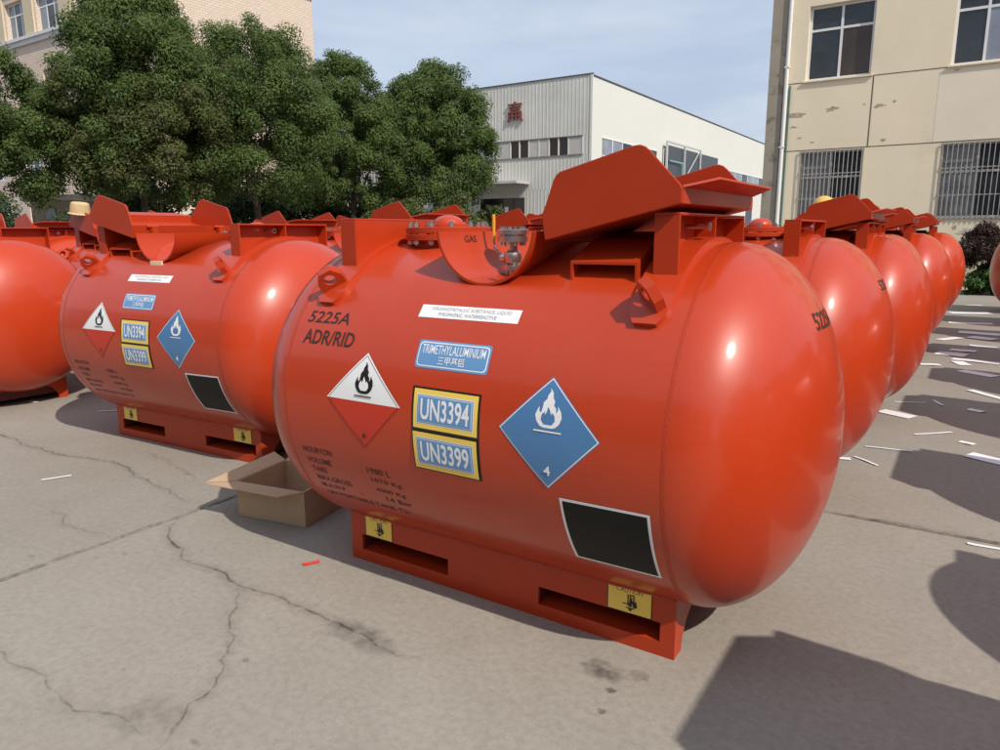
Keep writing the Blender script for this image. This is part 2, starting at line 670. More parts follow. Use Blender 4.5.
def headmap(sgn):
    def f(y, z, off):
        q = max(0.0, 1 - (y * y + z * z) / (R_ * R_))
        x = HD * math.sqrt(q)
        n = Vector((x / HD ** 2, y / R_ ** 2, z / R_ ** 2)).normalized()
        p = Vector((A_ + x, y, ZC + z)) + n * off + Vector((0, 0, 0))
        return (sgn * p.x, sgn * p.y, p.z)
    return f


TM = {}


def build_tank_meshes():
    # shell
    prof = []
    for k in range(0, 25):
        ph = PI / 2 * (1 - k / 24)
        prof.append((max(0.0005, R_ * math.cos(ph)), -A_ - HD * math.sin(ph)))
    prof += [(R_, -0.37), (R_, 0.0), (R_, 0.37)]
    prof += [(r, -h) for r, h in reversed(prof[:25])]
    prof = [(0.0, prof[0][1] - 1e-5)] + prof + [(0.0, -prof[0][1] + 1e-5)]
    TM['shell'] = MB().lathe(prof, (0, 0, ZC), 128, 'x').mesh('shell', RED, smooth=40)
    # the valve trough is let into the shell: cut it out
    cut = bpy.data.objects.new('cut', MB().tube((0.020, -0.5, 1.368), (0.020, 0.5, 1.368), 0.1905, n=72).mesh('cut', RED))
    tmpo = bpy.data.objects.new('tmp', TM['shell'])
    col.objects.link(cut)
    col.objects.link(tmpo)
    bmod = tmpo.modifiers.new('b', 'BOOLEAN')
    bmod.object = cut
    bmod.operation = 'DIFFERENCE'
    bmod.solver = 'EXACT'
    dg = bpy.context.evaluated_depsgraph_get()
    TM['shell'] = bpy.data.meshes.new_from_object(tmpo.evaluated_get(dg))
    TM['shell'].name = 'shell'
    bpy.data.objects.remove(tmpo)
    bpy.data.objects.remove(cut)
    # weld beads
    ring_ = [(R_ + 0.0006 * math.sin(a * PI / 6) - 0.0003, 0.009 * math.cos(a * PI / 6)) for a in range(7)]
    TM['weld'] = MB().lathe(ring_, (0, 0, ZC), 128, 'x').mesh('weld_bead', WELD, smooth=True)
    # skid beam (front, at y=-YB), with two pocket slots
    xs = [-BX, -0.645, -0.198, 0.203, 0.654, BX]
    zs = [0.0, 0.049, 0.116, 0.240]
    m_ = MB()
    y0, y1 = -YB, -YB + 0.012
    for i in range(5):
        for k in range(3):
            if k == 1 and i in (1, 3):
                continue
            m_.box(xs[i], xs[i + 1], y0, y1, zs[k], zs[k + 1])
    bm_faces_cleanup = m_
    me = m_.mesh('skid_beam', RED2)
    bm = bmesh.new()
    bm.from_mesh(me)
    # drop the inner faces between neighbouring boxes
    seen = {}
    for f in bm.faces:
        c = f.calc_center_median()
        seen.setdefault((round(c.x, 4), round(c.y, 4), round(c.z, 4)), []).append(f)
    bmesh.ops.delete(bm, geom=[f for fl in seen.values() if len(fl) > 1 for f in fl], context='FACES')
    # foot flange along the bottom
    bm.to_mesh(me)
    bm.free()
    TM['beam'] = me
    m_ = MB()
    n_ = 60
    for q in range(n_):
        x0_, x1_ = -BX + 0.004 + (2 * BX - 0.008) * q / n_, -BX + 0.004 + (2 * BX - 0.008) * (q + 1) / n_
        m_.tube((x0_, -YB - 0.001, 0.2085), (x1_, -YB - 0.001, 0.2085), random.uniform(0.005, 0.008), random.uniform(0.005, 0.008), n=8, caps=False)
    TM['fillet'] = m_.mesh('weld_fillet', WELD, smooth=True)
    TM['foot'] = MB().box(-BX + 0.004, BX - 0.004, -YB + 0.012, -YB + 0.062, 0.0, 0.010).mesh('foot_flange', RED2, bevel=0.002)
    prof = [(-YB, 0.0), (-YB + 0.058, 0.0), (-YB + 0.066, 0.045), (-YB + 0.105, 0.095), (-YB + 0.175, 0.135), (-YB + 0.21, 0.170), (-YB + 0.20, 0.20), (-YB, 0.24)]
    TM['endplate'] = MB().prism(prof, (0, 0, 0), (0, 1, 0), (0, 0, 1), (1, 0, 0), 0.010).mesh('end_plate', RED2, bevel=0.002)
    # fork pocket: open rectangular tube along y
    m_ = MB()
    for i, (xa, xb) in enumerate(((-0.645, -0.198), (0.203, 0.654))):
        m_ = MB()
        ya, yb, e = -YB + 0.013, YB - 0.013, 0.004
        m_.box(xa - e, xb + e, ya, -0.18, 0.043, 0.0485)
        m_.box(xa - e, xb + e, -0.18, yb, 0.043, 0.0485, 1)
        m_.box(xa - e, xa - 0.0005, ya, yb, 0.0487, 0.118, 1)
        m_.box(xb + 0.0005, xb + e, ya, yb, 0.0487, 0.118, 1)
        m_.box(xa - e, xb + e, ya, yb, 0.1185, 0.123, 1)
        TM['pocket%d' % i] = m_.mesh('fork_pocket', [RED2, POCKET_SHADE])
    # end frame: web (inward side), top flange, two end posts; open outward (+x)
    m_ = MB()
    zlow = ZC + math.sqrt(R_ ** 2 - YF ** 2) - 0.01
    m_.box(S0, S0 + 0.008, -YF + 0.0082, YF - 0.0082, zlow - 0.05, ZT - 0.0082)
    m_.box(S0, S1, -YF, YF, ZT - 0.008, ZT)
    m_.box(S0, S1, -YF, -YF + 0.008, zlow, ZT - 0.0082)
    m_.box(S0, S1, YF - 0.008, YF, zlow, ZT - 0.0082)
    TM['frame'] = m_.mesh('end_frame', RED2, bevel=0.0028)
    TM['gusset'] = MB().box(S0 + 0.009, S1 - 0.001, -0.004, 0.004, 1.30, ZT - 0.009).mesh('gusset', RED2, bevel=0.001)
    m_ = MB().tube((S0 + 0.009, -0.10, 1.362), (S1 + 0.012, -0.10, 1.362), 0.008, n=12)
    m_.tube((S1 + 0.004, -0.10, 1.362), (S1 + 0.012, -0.10, 1.362), 0.014, n=6)
    TM['bolt_tab'] = m_.mesh('earthing_bolt', STEEL, smooth=True)
    # reinforcing pad band under the frame and lugs
    xs_ = [0.578, 0.590, 0.600, 0.66, 0.672, 0.684]
    n = 40
    m_ = MB()
    vs, fs = [], []
    for k in range(n + 1):
        th = math.radians(38.5 + 103 * k / n)
        for x in (0.566, 0.685):
            inset = 0.025 if k in (0, n) else (0.008 if k in (1, n - 1) else 0)
            xx = x + (inset if x < 0.6 else -inset)
            for r in (R_ - 0.004, R_ + 0.017):
                vs.append((xx, -r * math.cos(th), ZC + r * math.sin(th)))
    for k in range(n):
        a, b_ = k * 4, k * 4 + 4
        fs += [(a + 1, a + 3, b_ + 3, b_ + 1), (a, a + 1, b_ + 1, b_), (a + 2, b_ + 2, b_ + 3, a + 3)]
    fs += [(0, 2, 3, 1), (n * 4, n * 4 + 1, n * 4 + 3, n * 4 + 2)]
    TM['pad'] = m_.add(vs, fs).mesh('reinforcing_pad', RED, smooth=30)
    # lifting lug, front right; plate stands radially at theta, turned 45 deg
    th = math.radians(46.0)
    rad = Vector((0, -math.cos(th), math.sin(th)))
    tan = Vector((0, -math.sin(th), -math.cos(th)))
    for key, sx in (('lugR', 1), ('lugL', -1)):
        ex = Vector((1, 0, 0))
        nrm = (ex * (-sx) * 0.66 + tan * 0.75).normalized()
        along = rad.cross(nrm).normalized()
        outer = [(-0.050, 0.0), (0.050, 0.0), (0.050, 0.042), (0.024, 0.080), (-0.024, 0.080), (-0.050, 0.042)]
        # hexagon with a round hole
        O = Vector((sx * 0.628, 0, ZC)) + rad * (R_ + 0.012)
        T_ = 0.030
        nh = 24
        hole = [(0.022 * math.cos(2 * PI * i / nh), 0.042 + 0.022 * math.sin(2 * PI * i / nh)) for i in range(nh)]

        def edge_pt(a):
            # ray from hole centre to the outer polygon
            d = (math.cos(a), math.sin(a))
            best = 9
            for (x0, y0), (x1, y1) in zip(outer, outer[1:] + outer[:1]):
                ex_, ey_ = x1 - x0, y1 - y0
                den = d[0] * ey_ - d[1] * ex_
                if abs(den) < 1e-9:
                    continue
                t_ = ((x0 - 0) * ey_ - (y0 - 0.042) * ex_) / den
                u_ = ((x0 - 0) * d[1] - (y0 - 0.042) * d[0]) / den
                if t_ > 0 and -1e-6 <= u_ <= 1 + 1e-6:
                    best = min(best, t_)
            return (d[0] * best, 0.042 + d[1] * best)
        angs = sorted(set([2 * PI * i / nh for i in range(nh)] + [math.atan2(y - 0.042, x) % (2 * PI) for x, y in outer]))
        N = len(angs)
        vs = []
        for s_ in (-0.5, 0.5):
            for a in angs:
                hx, hy = 0.022 * math.cos(a), 0.042 + 0.022 * math.sin(a)
                vs.append(O + along * hx + rad * hy + nrm * (T_ * s_))
            for a in angs:
                px, py = edge_pt(a)
                vs.append(O + along * px + rad * py + nrm * (T_ * s_))
        fs = []
        for i in range(N):
            j = (i + 1) % N
            fs += [(i, j, N + j, N + i), (2 * N + i, 3 * N + i, 3 * N + j, 2 * N + j),
                   (i, 2 * N + i, 2 * N + j, j), (N + i, N + j, 3 * N + j, 3 * N + i)]
        TM[key] = MB().add(vs, fs).mesh('lifting_lug', RED2, smooth=25)
    # valve trough: half pipe along y, open at both ends
    cx, cz, rr = 0.020, 1.368, 0.195
    vs, fs = [], []
    n = 36
    for k in range(n + 1):
        a = math.radians(185 + 170 * k / n)
        for r in (rr, rr - 0.009):
            for y in (-0.385, 0.385):
                vs.append((cx + r * math.cos(a), y, cz + r * math.sin(a)))
    for k in range(n):
        a, b_ = k * 4, k * 4 + 4
        fs += [(a, a + 1, b_ + 1, b_), (a + 2, b_ + 2, b_ + 3, a + 3), (a, b_, b_ + 2, a + 2), (a + 1, a + 3, b_ + 3, b_ + 1)]
    fs += [(0, 2, 3, 1), (n * 4, n * 4 + 1, n * 4 + 3, n * 4 + 2)]
    TM['trough'] = MB().add(vs, fs).mesh('valve_trough', RED2, smooth=30)

    def trough_map(y, z, off):
        # left inner wall
        dz = max(-1, min(1, (z - cz) / (rr - 0.009)))
        r = rr - 0.009 - off
        return (cx - r * math.sqrt(max(0, 1 - dz * dz)), y, cz + r * dz)
    TM['gas'] = decal_mesh('lettering', [(text_fit('GAS', -0.24, -0.165, 1.312, 1.337, 0.01), STENCIL)], trough_map, step=0)
    # open-ended channel beside the frame, its top rising with the shell to the crown
    xa, xb = 0.326, 0.548
    ys_ = [(-0.352, 1.258), (-0.20, 1.322), (-0.06, 1.348), (0.06, 1.348), (0.20, 1.322), (0.352, 1.258)]
    m_ = MB()
    top_ = ys_ + [(y, z - 0.008) for y, z in reversed(ys_)]
    m_.prism(top_, (xa, 0, 0), (0, 1, 0), (0, 0, 1), (1, 0, 0), xb - xa)
    side_ = [(y, z - 0.0082) for y, z in ys_] + [(y, z - 0.085) for y, z in reversed(ys_)]
    m_.prism(side_, (xa, 0, 0), (0, 1, 0), (0, 0, 1), (1, 0, 0), 0.008)
    m_.prism(side_, (xb - 0.008, 0, 0), (0, 1, 0), (0, 0, 1), (1, 0, 0), 0.008)
    TM['duct'] = m_.mesh('support_channel', RED2)
    # hinged cover, flipped over onto the frame
    ck = [(0.250, 1.323), (0.238, 1.400), (0.250, 1.425), (0.279, 1.505), (0.287, 1.517), (0.300, 1.527), (0.538, 1.588),
          (0.556, 1.589), (0.572, 1.583), (0.586, 1.571), (0.679, 1.474), (0.684, 1.462), (0.684, 1.425)]
    for key, y in (('cheekF', -0.382), ('cheekB', 0.372)):
        TM[key] = MB().prism(ck, (0, y, 0), (1, 0, 0), (0, 0, 1), (0, 1, 0), 0.010).mesh('cover_cheek', RED2, bevel=0.0035)
    sec = [(0.238, 1.400), (0.250, 1.323), (0.684, 1.425), (0.684, 1.468), (0.765, 1.490)]
    th_ = 0.006
    m_ = MB()
    for (xa_, za), (xb_, zb) in zip(sec[:-1], sec[1:]):
        d = Vector((xb_ - xa_, 0, zb - za)).normalized()
        nn = Vector((-d.z, 0, d.x))
        p = [Vector((xa_, 0, za)), Vector((xb_, 0, zb))]
        y0, y1 = -0.3715, 0.3715
        if xb_ > 0.7:
            q = [p[0] + Vector((0, y0, 0)), p[1] + Vector((0, y0 + 0.07, 0)), p[1] + Vector((0, y1 - 0.07, 0)), p[0] + Vector((0, y1, 0))]
        else:
            q = [p[0] + Vector((0, y0, 0)), p[1] + Vector((0, y0, 0)), p[1] + Vector((0, y1, 0)), p[0] + Vector((0, y1, 0))]
        e = nn * th_
        m_.add(q + [v + e for v in q], [(0, 1, 2, 3), (7, 6, 5, 4), (0, 4, 5, 1), (1, 5, 6, 2), (2, 6, 7, 3), (3, 7, 4, 0)])
    TM['coverpan'] = m_.mesh('cover_pan', RED2)
    m_ = MB()
    m_.tube((0.236, -0.04, 1.392), (0.236, 0.04, 1.392), 0.010, n=12)
    m_.box(0.205, 0.236, -0.02, 0.02, 1.340, 1.392)
    TM['hinge'] = m_.mesh('cover_hinge', RED2, smooth=30)
    # manhole: neck, two flanges, dome, bolts
    mx_, my_ = -0.390, -0.03
    TM['neck'] = MB().lathe([(0.130, 1.24), (0.130, 1.318), (0.168, 1.318), (0.170, 1.320), (0.170, 1.338), (0.168, 1.340), (0.130, 1.340)], (mx_, my_, 0), 48).mesh('manhole_neck', RED2, smooth=30)
    TM['blind'] = MB().lathe([(0.130, 1.344), (0.167, 1.344), (0.169, 1.346), (0.169, 1.366), (0.167, 1.368), (0.001, 1.368)], (mx_, my_, 0), 48).mesh('manhole_cover', RED2, smooth=30)
    prof = [(0.085, 1.368), (0.085, 1.380), (0.060, 1.382)] + [(0.060 * math.cos(a * PI / 16), 1.382 + 0.034 * math.sin(a * PI / 16)) for a in range(1, 8)] + [(0.001, 1.416)]
    TM['dome'] = MB().lathe(prof, (mx_, my_, 0), 32).mesh('manhole_dome', RED, smooth=40)
    TM['mbolt'] = MB().tube((0, 0, 1.300), (0, 0, 1.390), 0.0075, n=10).tube((0, 0, 1.369), (0, 0, 1.382), 0.013, n=6).tube((0, 0, 1.304), (0, 0, 1.316), 0.013, n=6).mesh('bolt', STEEL, smooth=30)
    # valve in the trough
    vx, vy = -0.025, -0.13
    m_ = MB()
    m_.lathe([(0.001, 1.358), (0.052, 1.358), (0.055, 1.356), (0.055, 1.340), (0.040, 1.339), (0.040, 1.335), (0.055, 1.334), (0.055, 1.314), (0.02, 1.312)], (vx, vy, 0), 32)
    for i in range(6):
        a = 2 * PI * i / 6 + 0.3
        m_.tube((vx + 0.042 * math.cos(a), vy + 0.042 * math.sin(a), 1.300), (vx + 0.042 * math.cos(a), vy + 0.042 * math.sin(a), 1.368), 0.007, n=8)
    TM['vflange'] = m_.mesh('valve_flange', STEEL, smooth=30)
    m_ = MB()
    m_.lathe([(0.018, 1.312), (0.018, 1.285), (0.030, 1.275), (0.034, 1.258), (0.030, 1.240), (0.018, 1.232), (0.018, 1.18)], (vx, vy, 0), 24)
    m_.tube((vx - 0.05, vy, 1.256), (vx + 0.03, vy, 1.256), 0.014, n=12)
    m_.lathe([(0.045, 1.215), (0.045, 1.228), (0.0, 1.228)], (vx, vy, 0), 24)
    TM['vbody'] = m_.mesh('valve_body', STEEL, smooth=30)
    hx = vx - 0.082
    m_ = MB().box(hx - 0.004, hx + 0.004, vy - 0.006, vy + 0.006, 1.316, 1.412)
    TM['vhandle'] = m_.mesh('valve_handle', YHAND, bevel=0.003)
    TM['vlever'] = MB().tube((vx - 0.045, vy, 1.262), (hx, vy, 1.300), 0.005, n=8).tube((hx, vy, 1.298), (hx, vy, 1.320), 0.005, n=8).mesh('valve_lever', STEEL, smooth=30)
    # ---------------- printed labels on the shell
    D = {}
    D['danger_text_label'] = [(rect(-0.182, 0.214, 0.380, 0.430), WHITE),
                              (text_fit('ORGANOMETALLIC SUBSTANCE, LIQUID', -0.135, 0.180, 0.408, 0.422), GREYTXT),
                              (text_fit('PYROPHORIC, WATERREACTIVE', -0.10, 0.130, 0.387, 0.401), GREYTXT)]
    D['substance_label'] = [(rrect(-0.137, 0.153, 0.204, 0.299, 0.010), LBLUE), (rrect(-0.131, 0.147, 0.210, 0.293, 0.014), WHITE),
                            (rrect(-0.127, 0.143, 0.214, 0.289, 0.012), LBLUE),
                            (text_fit('TRIMETHYLALUMINIUM', -0.118, 0.134, 0.253, 0.284, 0.002), WHITE),
                            (text_fit('三甲基铝', -0.045, 0.060, 0.219, 0.247, 0.004), WHITE)]
    un = [(rect(-0.127, 0.145, -0.141, 0.143), BLACK)]
    for nm, v0, v1 in (('UN3394', 0.006, 0.136), ('UN3399', -0.134, -0.006)):
        un += [(rect(-0.119, 0.137, v0, v1), YELLOW), (rect(-0.105, 0.123, v0 + 0.016, v1 - 0.016), WHITE),
               (rect(-0.102, 0.120, v0 + 0.019, v1 - 0.019), LBLUE), (rect(-0.098, 0.116, v0 + 0.022, v1 - 0.022), WHITE),
               (rect(-0.096, 0.114, v0 + 0.024, v1 - 0.024), LBLUE),
               (text_fit(nm, -0.088, 0.106, v0 + 0.030, v1 - 0.029, 0.020), WHITE)]
    D['un_number_panel'] = un
    cx_, cv, h = -0.348, 0.060, 0.172
    D['fire_placard'] = [(diamond(cx_, cv, h), PRED), (poly([(cx_ - h, cv), (cx_ + h, cv), (cx_, cv + h)]), WHITE),
                         (poly([(cx_ - h + 0.010, cv + 0.0028), (cx_, cv + h - 0.0095), (cx_ + h - 0.010, cv + 0.0028), (cx_ + h - 0.0125, cv + 0.0028), (cx_, cv + h - 0.012), (cx_ - h + 0.0125, cv + 0.0028)]), BLACK),
                         (poly([(cx_ - h + 0.008, cv - 0.001), (cx_, cv - h + 0.008), (cx_ + h - 0.008, cv - 0.001), (cx_ + h - 0.0105, cv - 0.001), (cx_, cv - h + 0.0105), (cx_ - h + 0.0105, cv - 0.001)]), STENCIL),
                         (flame(cx_ + 0.004, cv + 0.033, 0.083), BLACK), (flame(cx_ + 0.004, cv + 0.037, 0.083, FLAME_IN), WHITE),
                         (rect(cx_ - 0.036, cx_ + 0.042, cv + 0.018, cv + 0.0225), BLACK),
                         (text_fit('4', cx_ - 0.006, cx_ + 0.008, cv - 0.132, cv - 0.110, 0.02), STENCIL)]
    cx_, cv, h = 0.386, 0.055, 0.170
    D['water_reactive_placard'] = [(diamond(cx_, cv, h), BLUE), (diamond(cx_, cv, h - 0.004), WHITE), (diamond(cx_, cv, h - 0.0085), BLUE),
                                   (flame(cx_, cv + 0.022, 0.088), WHITE), (flame(cx_, cv + 0.026, 0.088, FLAME_IN), BLUE),
                                   (rect(cx_ - 0.046, cx_ + 0.046, cv + 0.006, cv + 0.0105), WHITE),
                                   (text_fit('4', cx_ - 0.010, cx_ + 0.012, cv - 0.125, cv - 0.095, 0.02), WHITE)]
    D['black_data_panel'] = [(poly([(0.428, -0.392), (0.709, -0.388), (0.704, -0.132), (0.420, -0.138)]), WHITE),
                             (poly([(0.437, -0.383), (0.700, -0.379), (0.695, -0.141), (0.429, -0.147)]), BLKPL)]
    D['tank_code'] = [(text_fit('5225A', -0.692, -0.482, 0.325, 0.373, 0.010, 0.1), STENCIL),
                      (text_fit('ADR/RID', -0.684, -0.430, 0.243, 0.298, 0.010, 0.05), STENCIL)]
    L = []
    for s_, x0, x1, v in (('NOURYON', -0.686, -0.535, -0.180), ('VOLUME', -0.682, -0.555, -0.228), ('TARE', -0.676, -0.598, -0.272),
                          ('MAX.GROSS', -0.672, -0.492, -0.316), ('M.A.W.P', -0.672, -0.548, -0.360),
                          ('UN PORTABLE TANK T21', -0.672, -0.255, -0.408),
                          ('1980 L', -0.370, -0.262, -0.216), ('1070 Kg', -0.366, -0.224, -0.262), ('4000 Kg', -0.366, -0.224, -0.310), ('14 Bar', -0.335, -0.215, -0.352)):
        L.append((text_fit(s_, x0, x1, v, v + 0.026, 0.004), STENCIL))
    for q_, l_ in enumerate(L):
        D['data_lettering%d' % q_] = [l_]
    for k, ly in D.items():
        TM['d_' + k] = decal_mesh(k, ly, cyl)
    # forklift caution stickers on the skid
    fr = lambda x, z, off: (x, -YB - off, z)
    for key, xa, xb in (('stickL', -0.620, -0.480), ('stickR', 0.472, 0.622)):
        cx_ = (xa + xb) / 2
        ly = [(rect(xa - 0.003, xb + 0.003, 0.117, 0.2125), BLACK), (rect(xa, xb, 0.120, 0.2095), YELLOW),
              (text_fit('CAUTION', cx_ - 0.046, cx_ + 0.046, 0.190, 0.205, 0.004), BLACK)]
        fk = forklift(cx_ + 0.004, 0.141, 0.042)
        ly += [(s_, BLACK) for s_ in fk]
        TM[key] = decal_mesh('caution_sticker', ly, fr, step=0, base=0.0015, gap=0.0002)
    for sg in (1, -1):
        TM['code%d' % sg] = decal_mesh('tank_code', [(text_fit('5225A', -0.11, 0.12, 0.346, 0.396, 0.016), STENCIL)], headmap(sg), step=0.02)


build_tank_meshes()


def build_tank(flip, decals, bare=False, headcode=False):
    """flip: top gear turned end for end; decals face -y either way"""
    t_ = empty('red_pressure_tank')
    rz = PI if flip else 0
    sh = ob('shell', TM['shell'], t_)
    for s_ in (-1, 1):
        ob('weld_bead', TM['weld'], sh, (s_ * A_, 0, 0))
    for s_ in (0, PI):
        bmn = ob('skid_beam', TM['beam'], t_, rz=s_)
        ob('foot_flange', TM['foot'], bmn)
        ob('weld_fillet', TM['fillet'], bmn)
        for x in (-BX + 0.001, BX - 0.011):
            ob('end_plate', TM['endplate'], bmn, (x, 0.0125, 0.0))
        if decals and s_ == 0:
            ob('caution_sticker', TM['stickL'], bmn)
            ob('caution_sticker', TM['stickR'], bmn)
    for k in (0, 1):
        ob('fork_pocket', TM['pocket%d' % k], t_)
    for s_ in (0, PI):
        if not bare:
            fr = ob('end_frame', TM['frame'], t_, rz=s_)
            ob('gusset', TM['gusset'], fr)
            ob('earthing_bolt', TM['bolt_tab'], fr)
        ob('reinforcing_pad', TM['pad'], t_, rz=s_)
        ob('lifting_lug', TM['lugR'], t_, rz=s_)
        ob('lifting_lug', TM['lugL'], t_, rz=s_)
    tr_ = ob('valve_trough', TM['trough'], t_, rz=rz)
    ob('lettering', TM['gas'], tr_)
    ob('support_channel', TM['duct'], t_, rz=rz)
    if not bare:
        cv = ob('valve_cover', TM['coverpan'], t_, rz=rz)
        ob('cover_cheek', TM['cheekF'], cv)
        ob('cover_cheek', TM['cheekB'], cv)
        for y in (-0.25, 0.25):
            ob('cover_hinge', TM['hinge'], cv, (0, y, 0))
    mn = ob('manhole_neck', TM['neck'], t_, rz=rz)
    ob('manhole_cover', TM['blind'], mn)
    ob('manhole_dome', TM['dome'], mn)
    for i in range(12):
        a = 2 * PI * i / 12 + 0.2
        ob('bolt', TM['mbolt'], mn, (-0.390 + 0.150 * math.cos(a), -0.03 + 0.150 * math.sin(a), 0))
    vb = ob('valve', TM['vbody'], t_, rz=rz)
    ob('valve_flange', TM['vflange'], vb)
    ob('valve_lever', TM['vlever'], vb)
    ob('valve_handle', TM['vhandle'], vb)
    if not bare and headcode:
        ob('tank_code', TM['code1'], sh)
    if decals:
        for k in ('danger_text_label', 'substance_label', 'un_number_panel', 'fire_placard', 'water_reactive_placard', 'black_data_panel'):
            ob(k, TM['d_' + k], t_)
        for q_ in range(10):
            ob('data_lettering', TM['d_data_lettering%d' % q_], t_)
        if not flip:
            ob('tank_code', TM['d_tank_code'], t_)
    return t_


protos = {}
G1 = 'red tanks standing in rows on the yard'


def put_tank(x, y, rz, flip, decals, label, headcode=False):
    k = (flip, decals, headcode)
    if flip == 'bare':
        o = build_tank(False, False, True)
    elif protos.get(k) is None:
        protos[k] = build_tank(flip, decals, False, headcode)
        o = protos[k]
    else:
        o = copy_tree(protos[k])
    o.location = (x, y, 0)
    o.rotation_euler = (0, 0, rz)
    tag(o, label, 'tank', G1)
    return o


NTH = ['first', 'second', 'third', 'fourth', 'fifth', 'sixth', 'seventh', 'eighth']
put_tank(0, 0, 0, False, True, 'largest red tank in front with placards, code 5225A and an open tilted cover', True)
put_tank(-2.744, 0.568, 0.048, True, True, 'red tank with placards left of the largest one, cardboard box near its skid')
ob('tape_strip', MB().box(-0.075, 0.035, -0.398, -0.388, 1.160, 1.188).mesh('tape_strip', TAPE, bevel=0.003), protos[(True, True, False)])
put_tank(-5.667, 0.335, -0.047, True, True, 'red tank cut off by the left edge of the picture')
put_tank(0.0, 1.70, 0.0, True, False, 'red tank directly behind the largest front tank', True)
put_tank(0.09, 3.50, 0.0, False, False, 'third red tank back in the right-hand row, a yellow helmet on its raised cover')
put_tank(-0.03, 5.20, 0.01, False, False, 'fourth red tank back in the right-hand row')
put_tank(0.12, 6.90, 0.0, False, False, 'fifth red tank back in the right-hand row')
put_tank(-0.06, 8.55, 0.01, True, False, 'sixth red tank back in the right-hand row, almost hidden')
put_tank(0.20, 10.10, 0.0, False, False, 'last red tank of the right-hand row, nearest the hedge')
for k, (x, y, rz, fl) in enumerate([(-3.03, 2.46, 0.0, False), (-3.20, 4.55, -0.01, False), (-3.0, 6.3, 0.02, True), (-3.0, 8.1, 0.0, False)]):
    put_tank(x, y, rz, fl, False, '%s red tank back in the middle row, behind the tank by the cardboard box' % NTH[k + 1])
for k, (x, y, rz, fl) in enumerate([(-5.30, 1.70, 0.0, True), (-5.67, 3.50, 0.0, False), (-5.5, 5.35, 0.0, True), (-5.6, 7.15, 0.0, True)]):
    put_tank(x, y, rz, fl, False, '%s red tank back in the row at the left edge%s' % (NTH[k + 1], ', straw-coloured hat on it' if k == 0 else ''))
for k, (x, y, fl) in enumerate([(-8.5, 2.2, False), (-8.45, 3.9, True), (-8.5, 5.6, True)]):
    put_tank(x, y, 0, fl, False, 'far left red tank before the trees, %s of its row' % NTH[k])
RC = [(3.08, -0.88, True), (3.50, 0.30, False), (3.36, 1.80, True), (3.26, 3.56, True), (3.38, 5.08, True), (3.20, 6.85, True), (3.20, 8.60, True), (3.05, 10.4, True)]
for k, (x, y, fl) in enumerate(RC):
    put_tank(x, y, 0, fl, False, 'red tank out of frame right, %s of the row casting shadows' % NTH[k])
put_tank(2.70, 12.40, 0, True, False, 'dark red tank head at the right edge, beside the hedge')

# hats perched on the corners of two raised covers
HATY = mat('yellow_helmet_plastic', (0.74, 0.44, 0.10), rough=0.4, vary=0.08)
HATS = mat('pale_straw', (0.56, 0.42, 0.22), rough=0.8, vary=0.12, vscale=30)


def hat(name, label, loc, tilt, M, prof, brim):
    h_ = empty(name, loc)
    h_.rotation_euler = (0, tilt, 0)
    tag(h_, label, 'hat')
    ob('crown', MB().lathe(prof, (0, 0, 0), 32).mesh('crown', M, smooth=40), h_)
    ob('brim', MB().lathe(brim, (0, 0, 0), 32).mesh('brim', M, smooth=40), h_)


dome_o = [(0.092 * math.cos(a * PI / 20), 0.105 * math.sin(a * PI / 20)) for a in range(10)] + [(0.001, 0.105)]
dome_i = [(r * 0.97, z * 0.97) for r, z in reversed(dome_o)]
hat('hard_hat', 'yellow helmet perched on the raised cover in the right-hand row', (0.350, 3.877, 1.512), -0.22, HATY, dome_o + dome_i, [(0.0921, 0.0), (0.112, -0.010), (0.112, -0.013), (0.0921, -0.003), (0.0921, 0.0)])
crown_o = [(0.088, 0.0), (0.084, 0.055), (0.078, 0.085), (0.062, 0.096), (0.001, 0.092)]
hat('straw_hat', 'straw-coloured hat perched on a cover near the left edge', (-5.77, 1.323, 1.548), 0.16, HATS, crown_o + [(r * 0.96, z * 0.96) for r, z in reversed(crown_o)], [(0.0881, 0.0), (0.104, -0.010), (0.104, -0.013), (0.0881, -0.003), (0.0881, 0.0)])

# ------------------------------------------------------------------ BUILDINGS
CREAM = mat('cream_render', (0.80, 0.70, 0.515), rough=0.85, vary=0.06, vscale=0.8, bump=0.15, bscale=30, dirt=(0.62, 0.54, 0.41), dscale=0.55, dlo=0.56, dhi=0.8, spec=0.2)
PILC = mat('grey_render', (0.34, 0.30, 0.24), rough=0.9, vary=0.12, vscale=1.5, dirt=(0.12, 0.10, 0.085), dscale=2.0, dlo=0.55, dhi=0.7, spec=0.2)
PATCH = mat('bare_mortar', (0.42, 0.355, 0.27), rough=0.95, vary=0.35, vscale=9)
PALEP = mat('pale_flaked_paint', (0.55, 0.50, 0.42), rough=0.9, vary=0.15, vscale=5)
PVC = mat('white_pvc', (0.72, 0.72, 0.70), rough=0.45)
TEAL = mat('teal_cable', (0.05, 0.14, 0.13), rough=0.6)
GLASS = mat('window_glass', (0.030, 0.036, 0.040), rough=0.06, vary=0.5, vscale=1.2, spec=0.6)
GLASSB = mat('brown_blind_glass', (0.055, 0.036, 0.026), rough=0.10, vary=0.3, vscale=2)
GLASSG = mat('curtained_glass', (0.22, 0.225, 0.23), rough=0.15, vary=0.4, vscale=3)
GLASSL = mat('pale_window_glass', (0.22, 0.25, 0.30), rough=0.12, vary=0.3, vscale=1.0)
GRILLE = mat('grey_steel_bars', (0.40, 0.385, 0.36), rough=0.5)
JOINT = mat('wall_joint', (0.12, 0.095, 0.07), rough=0.95)


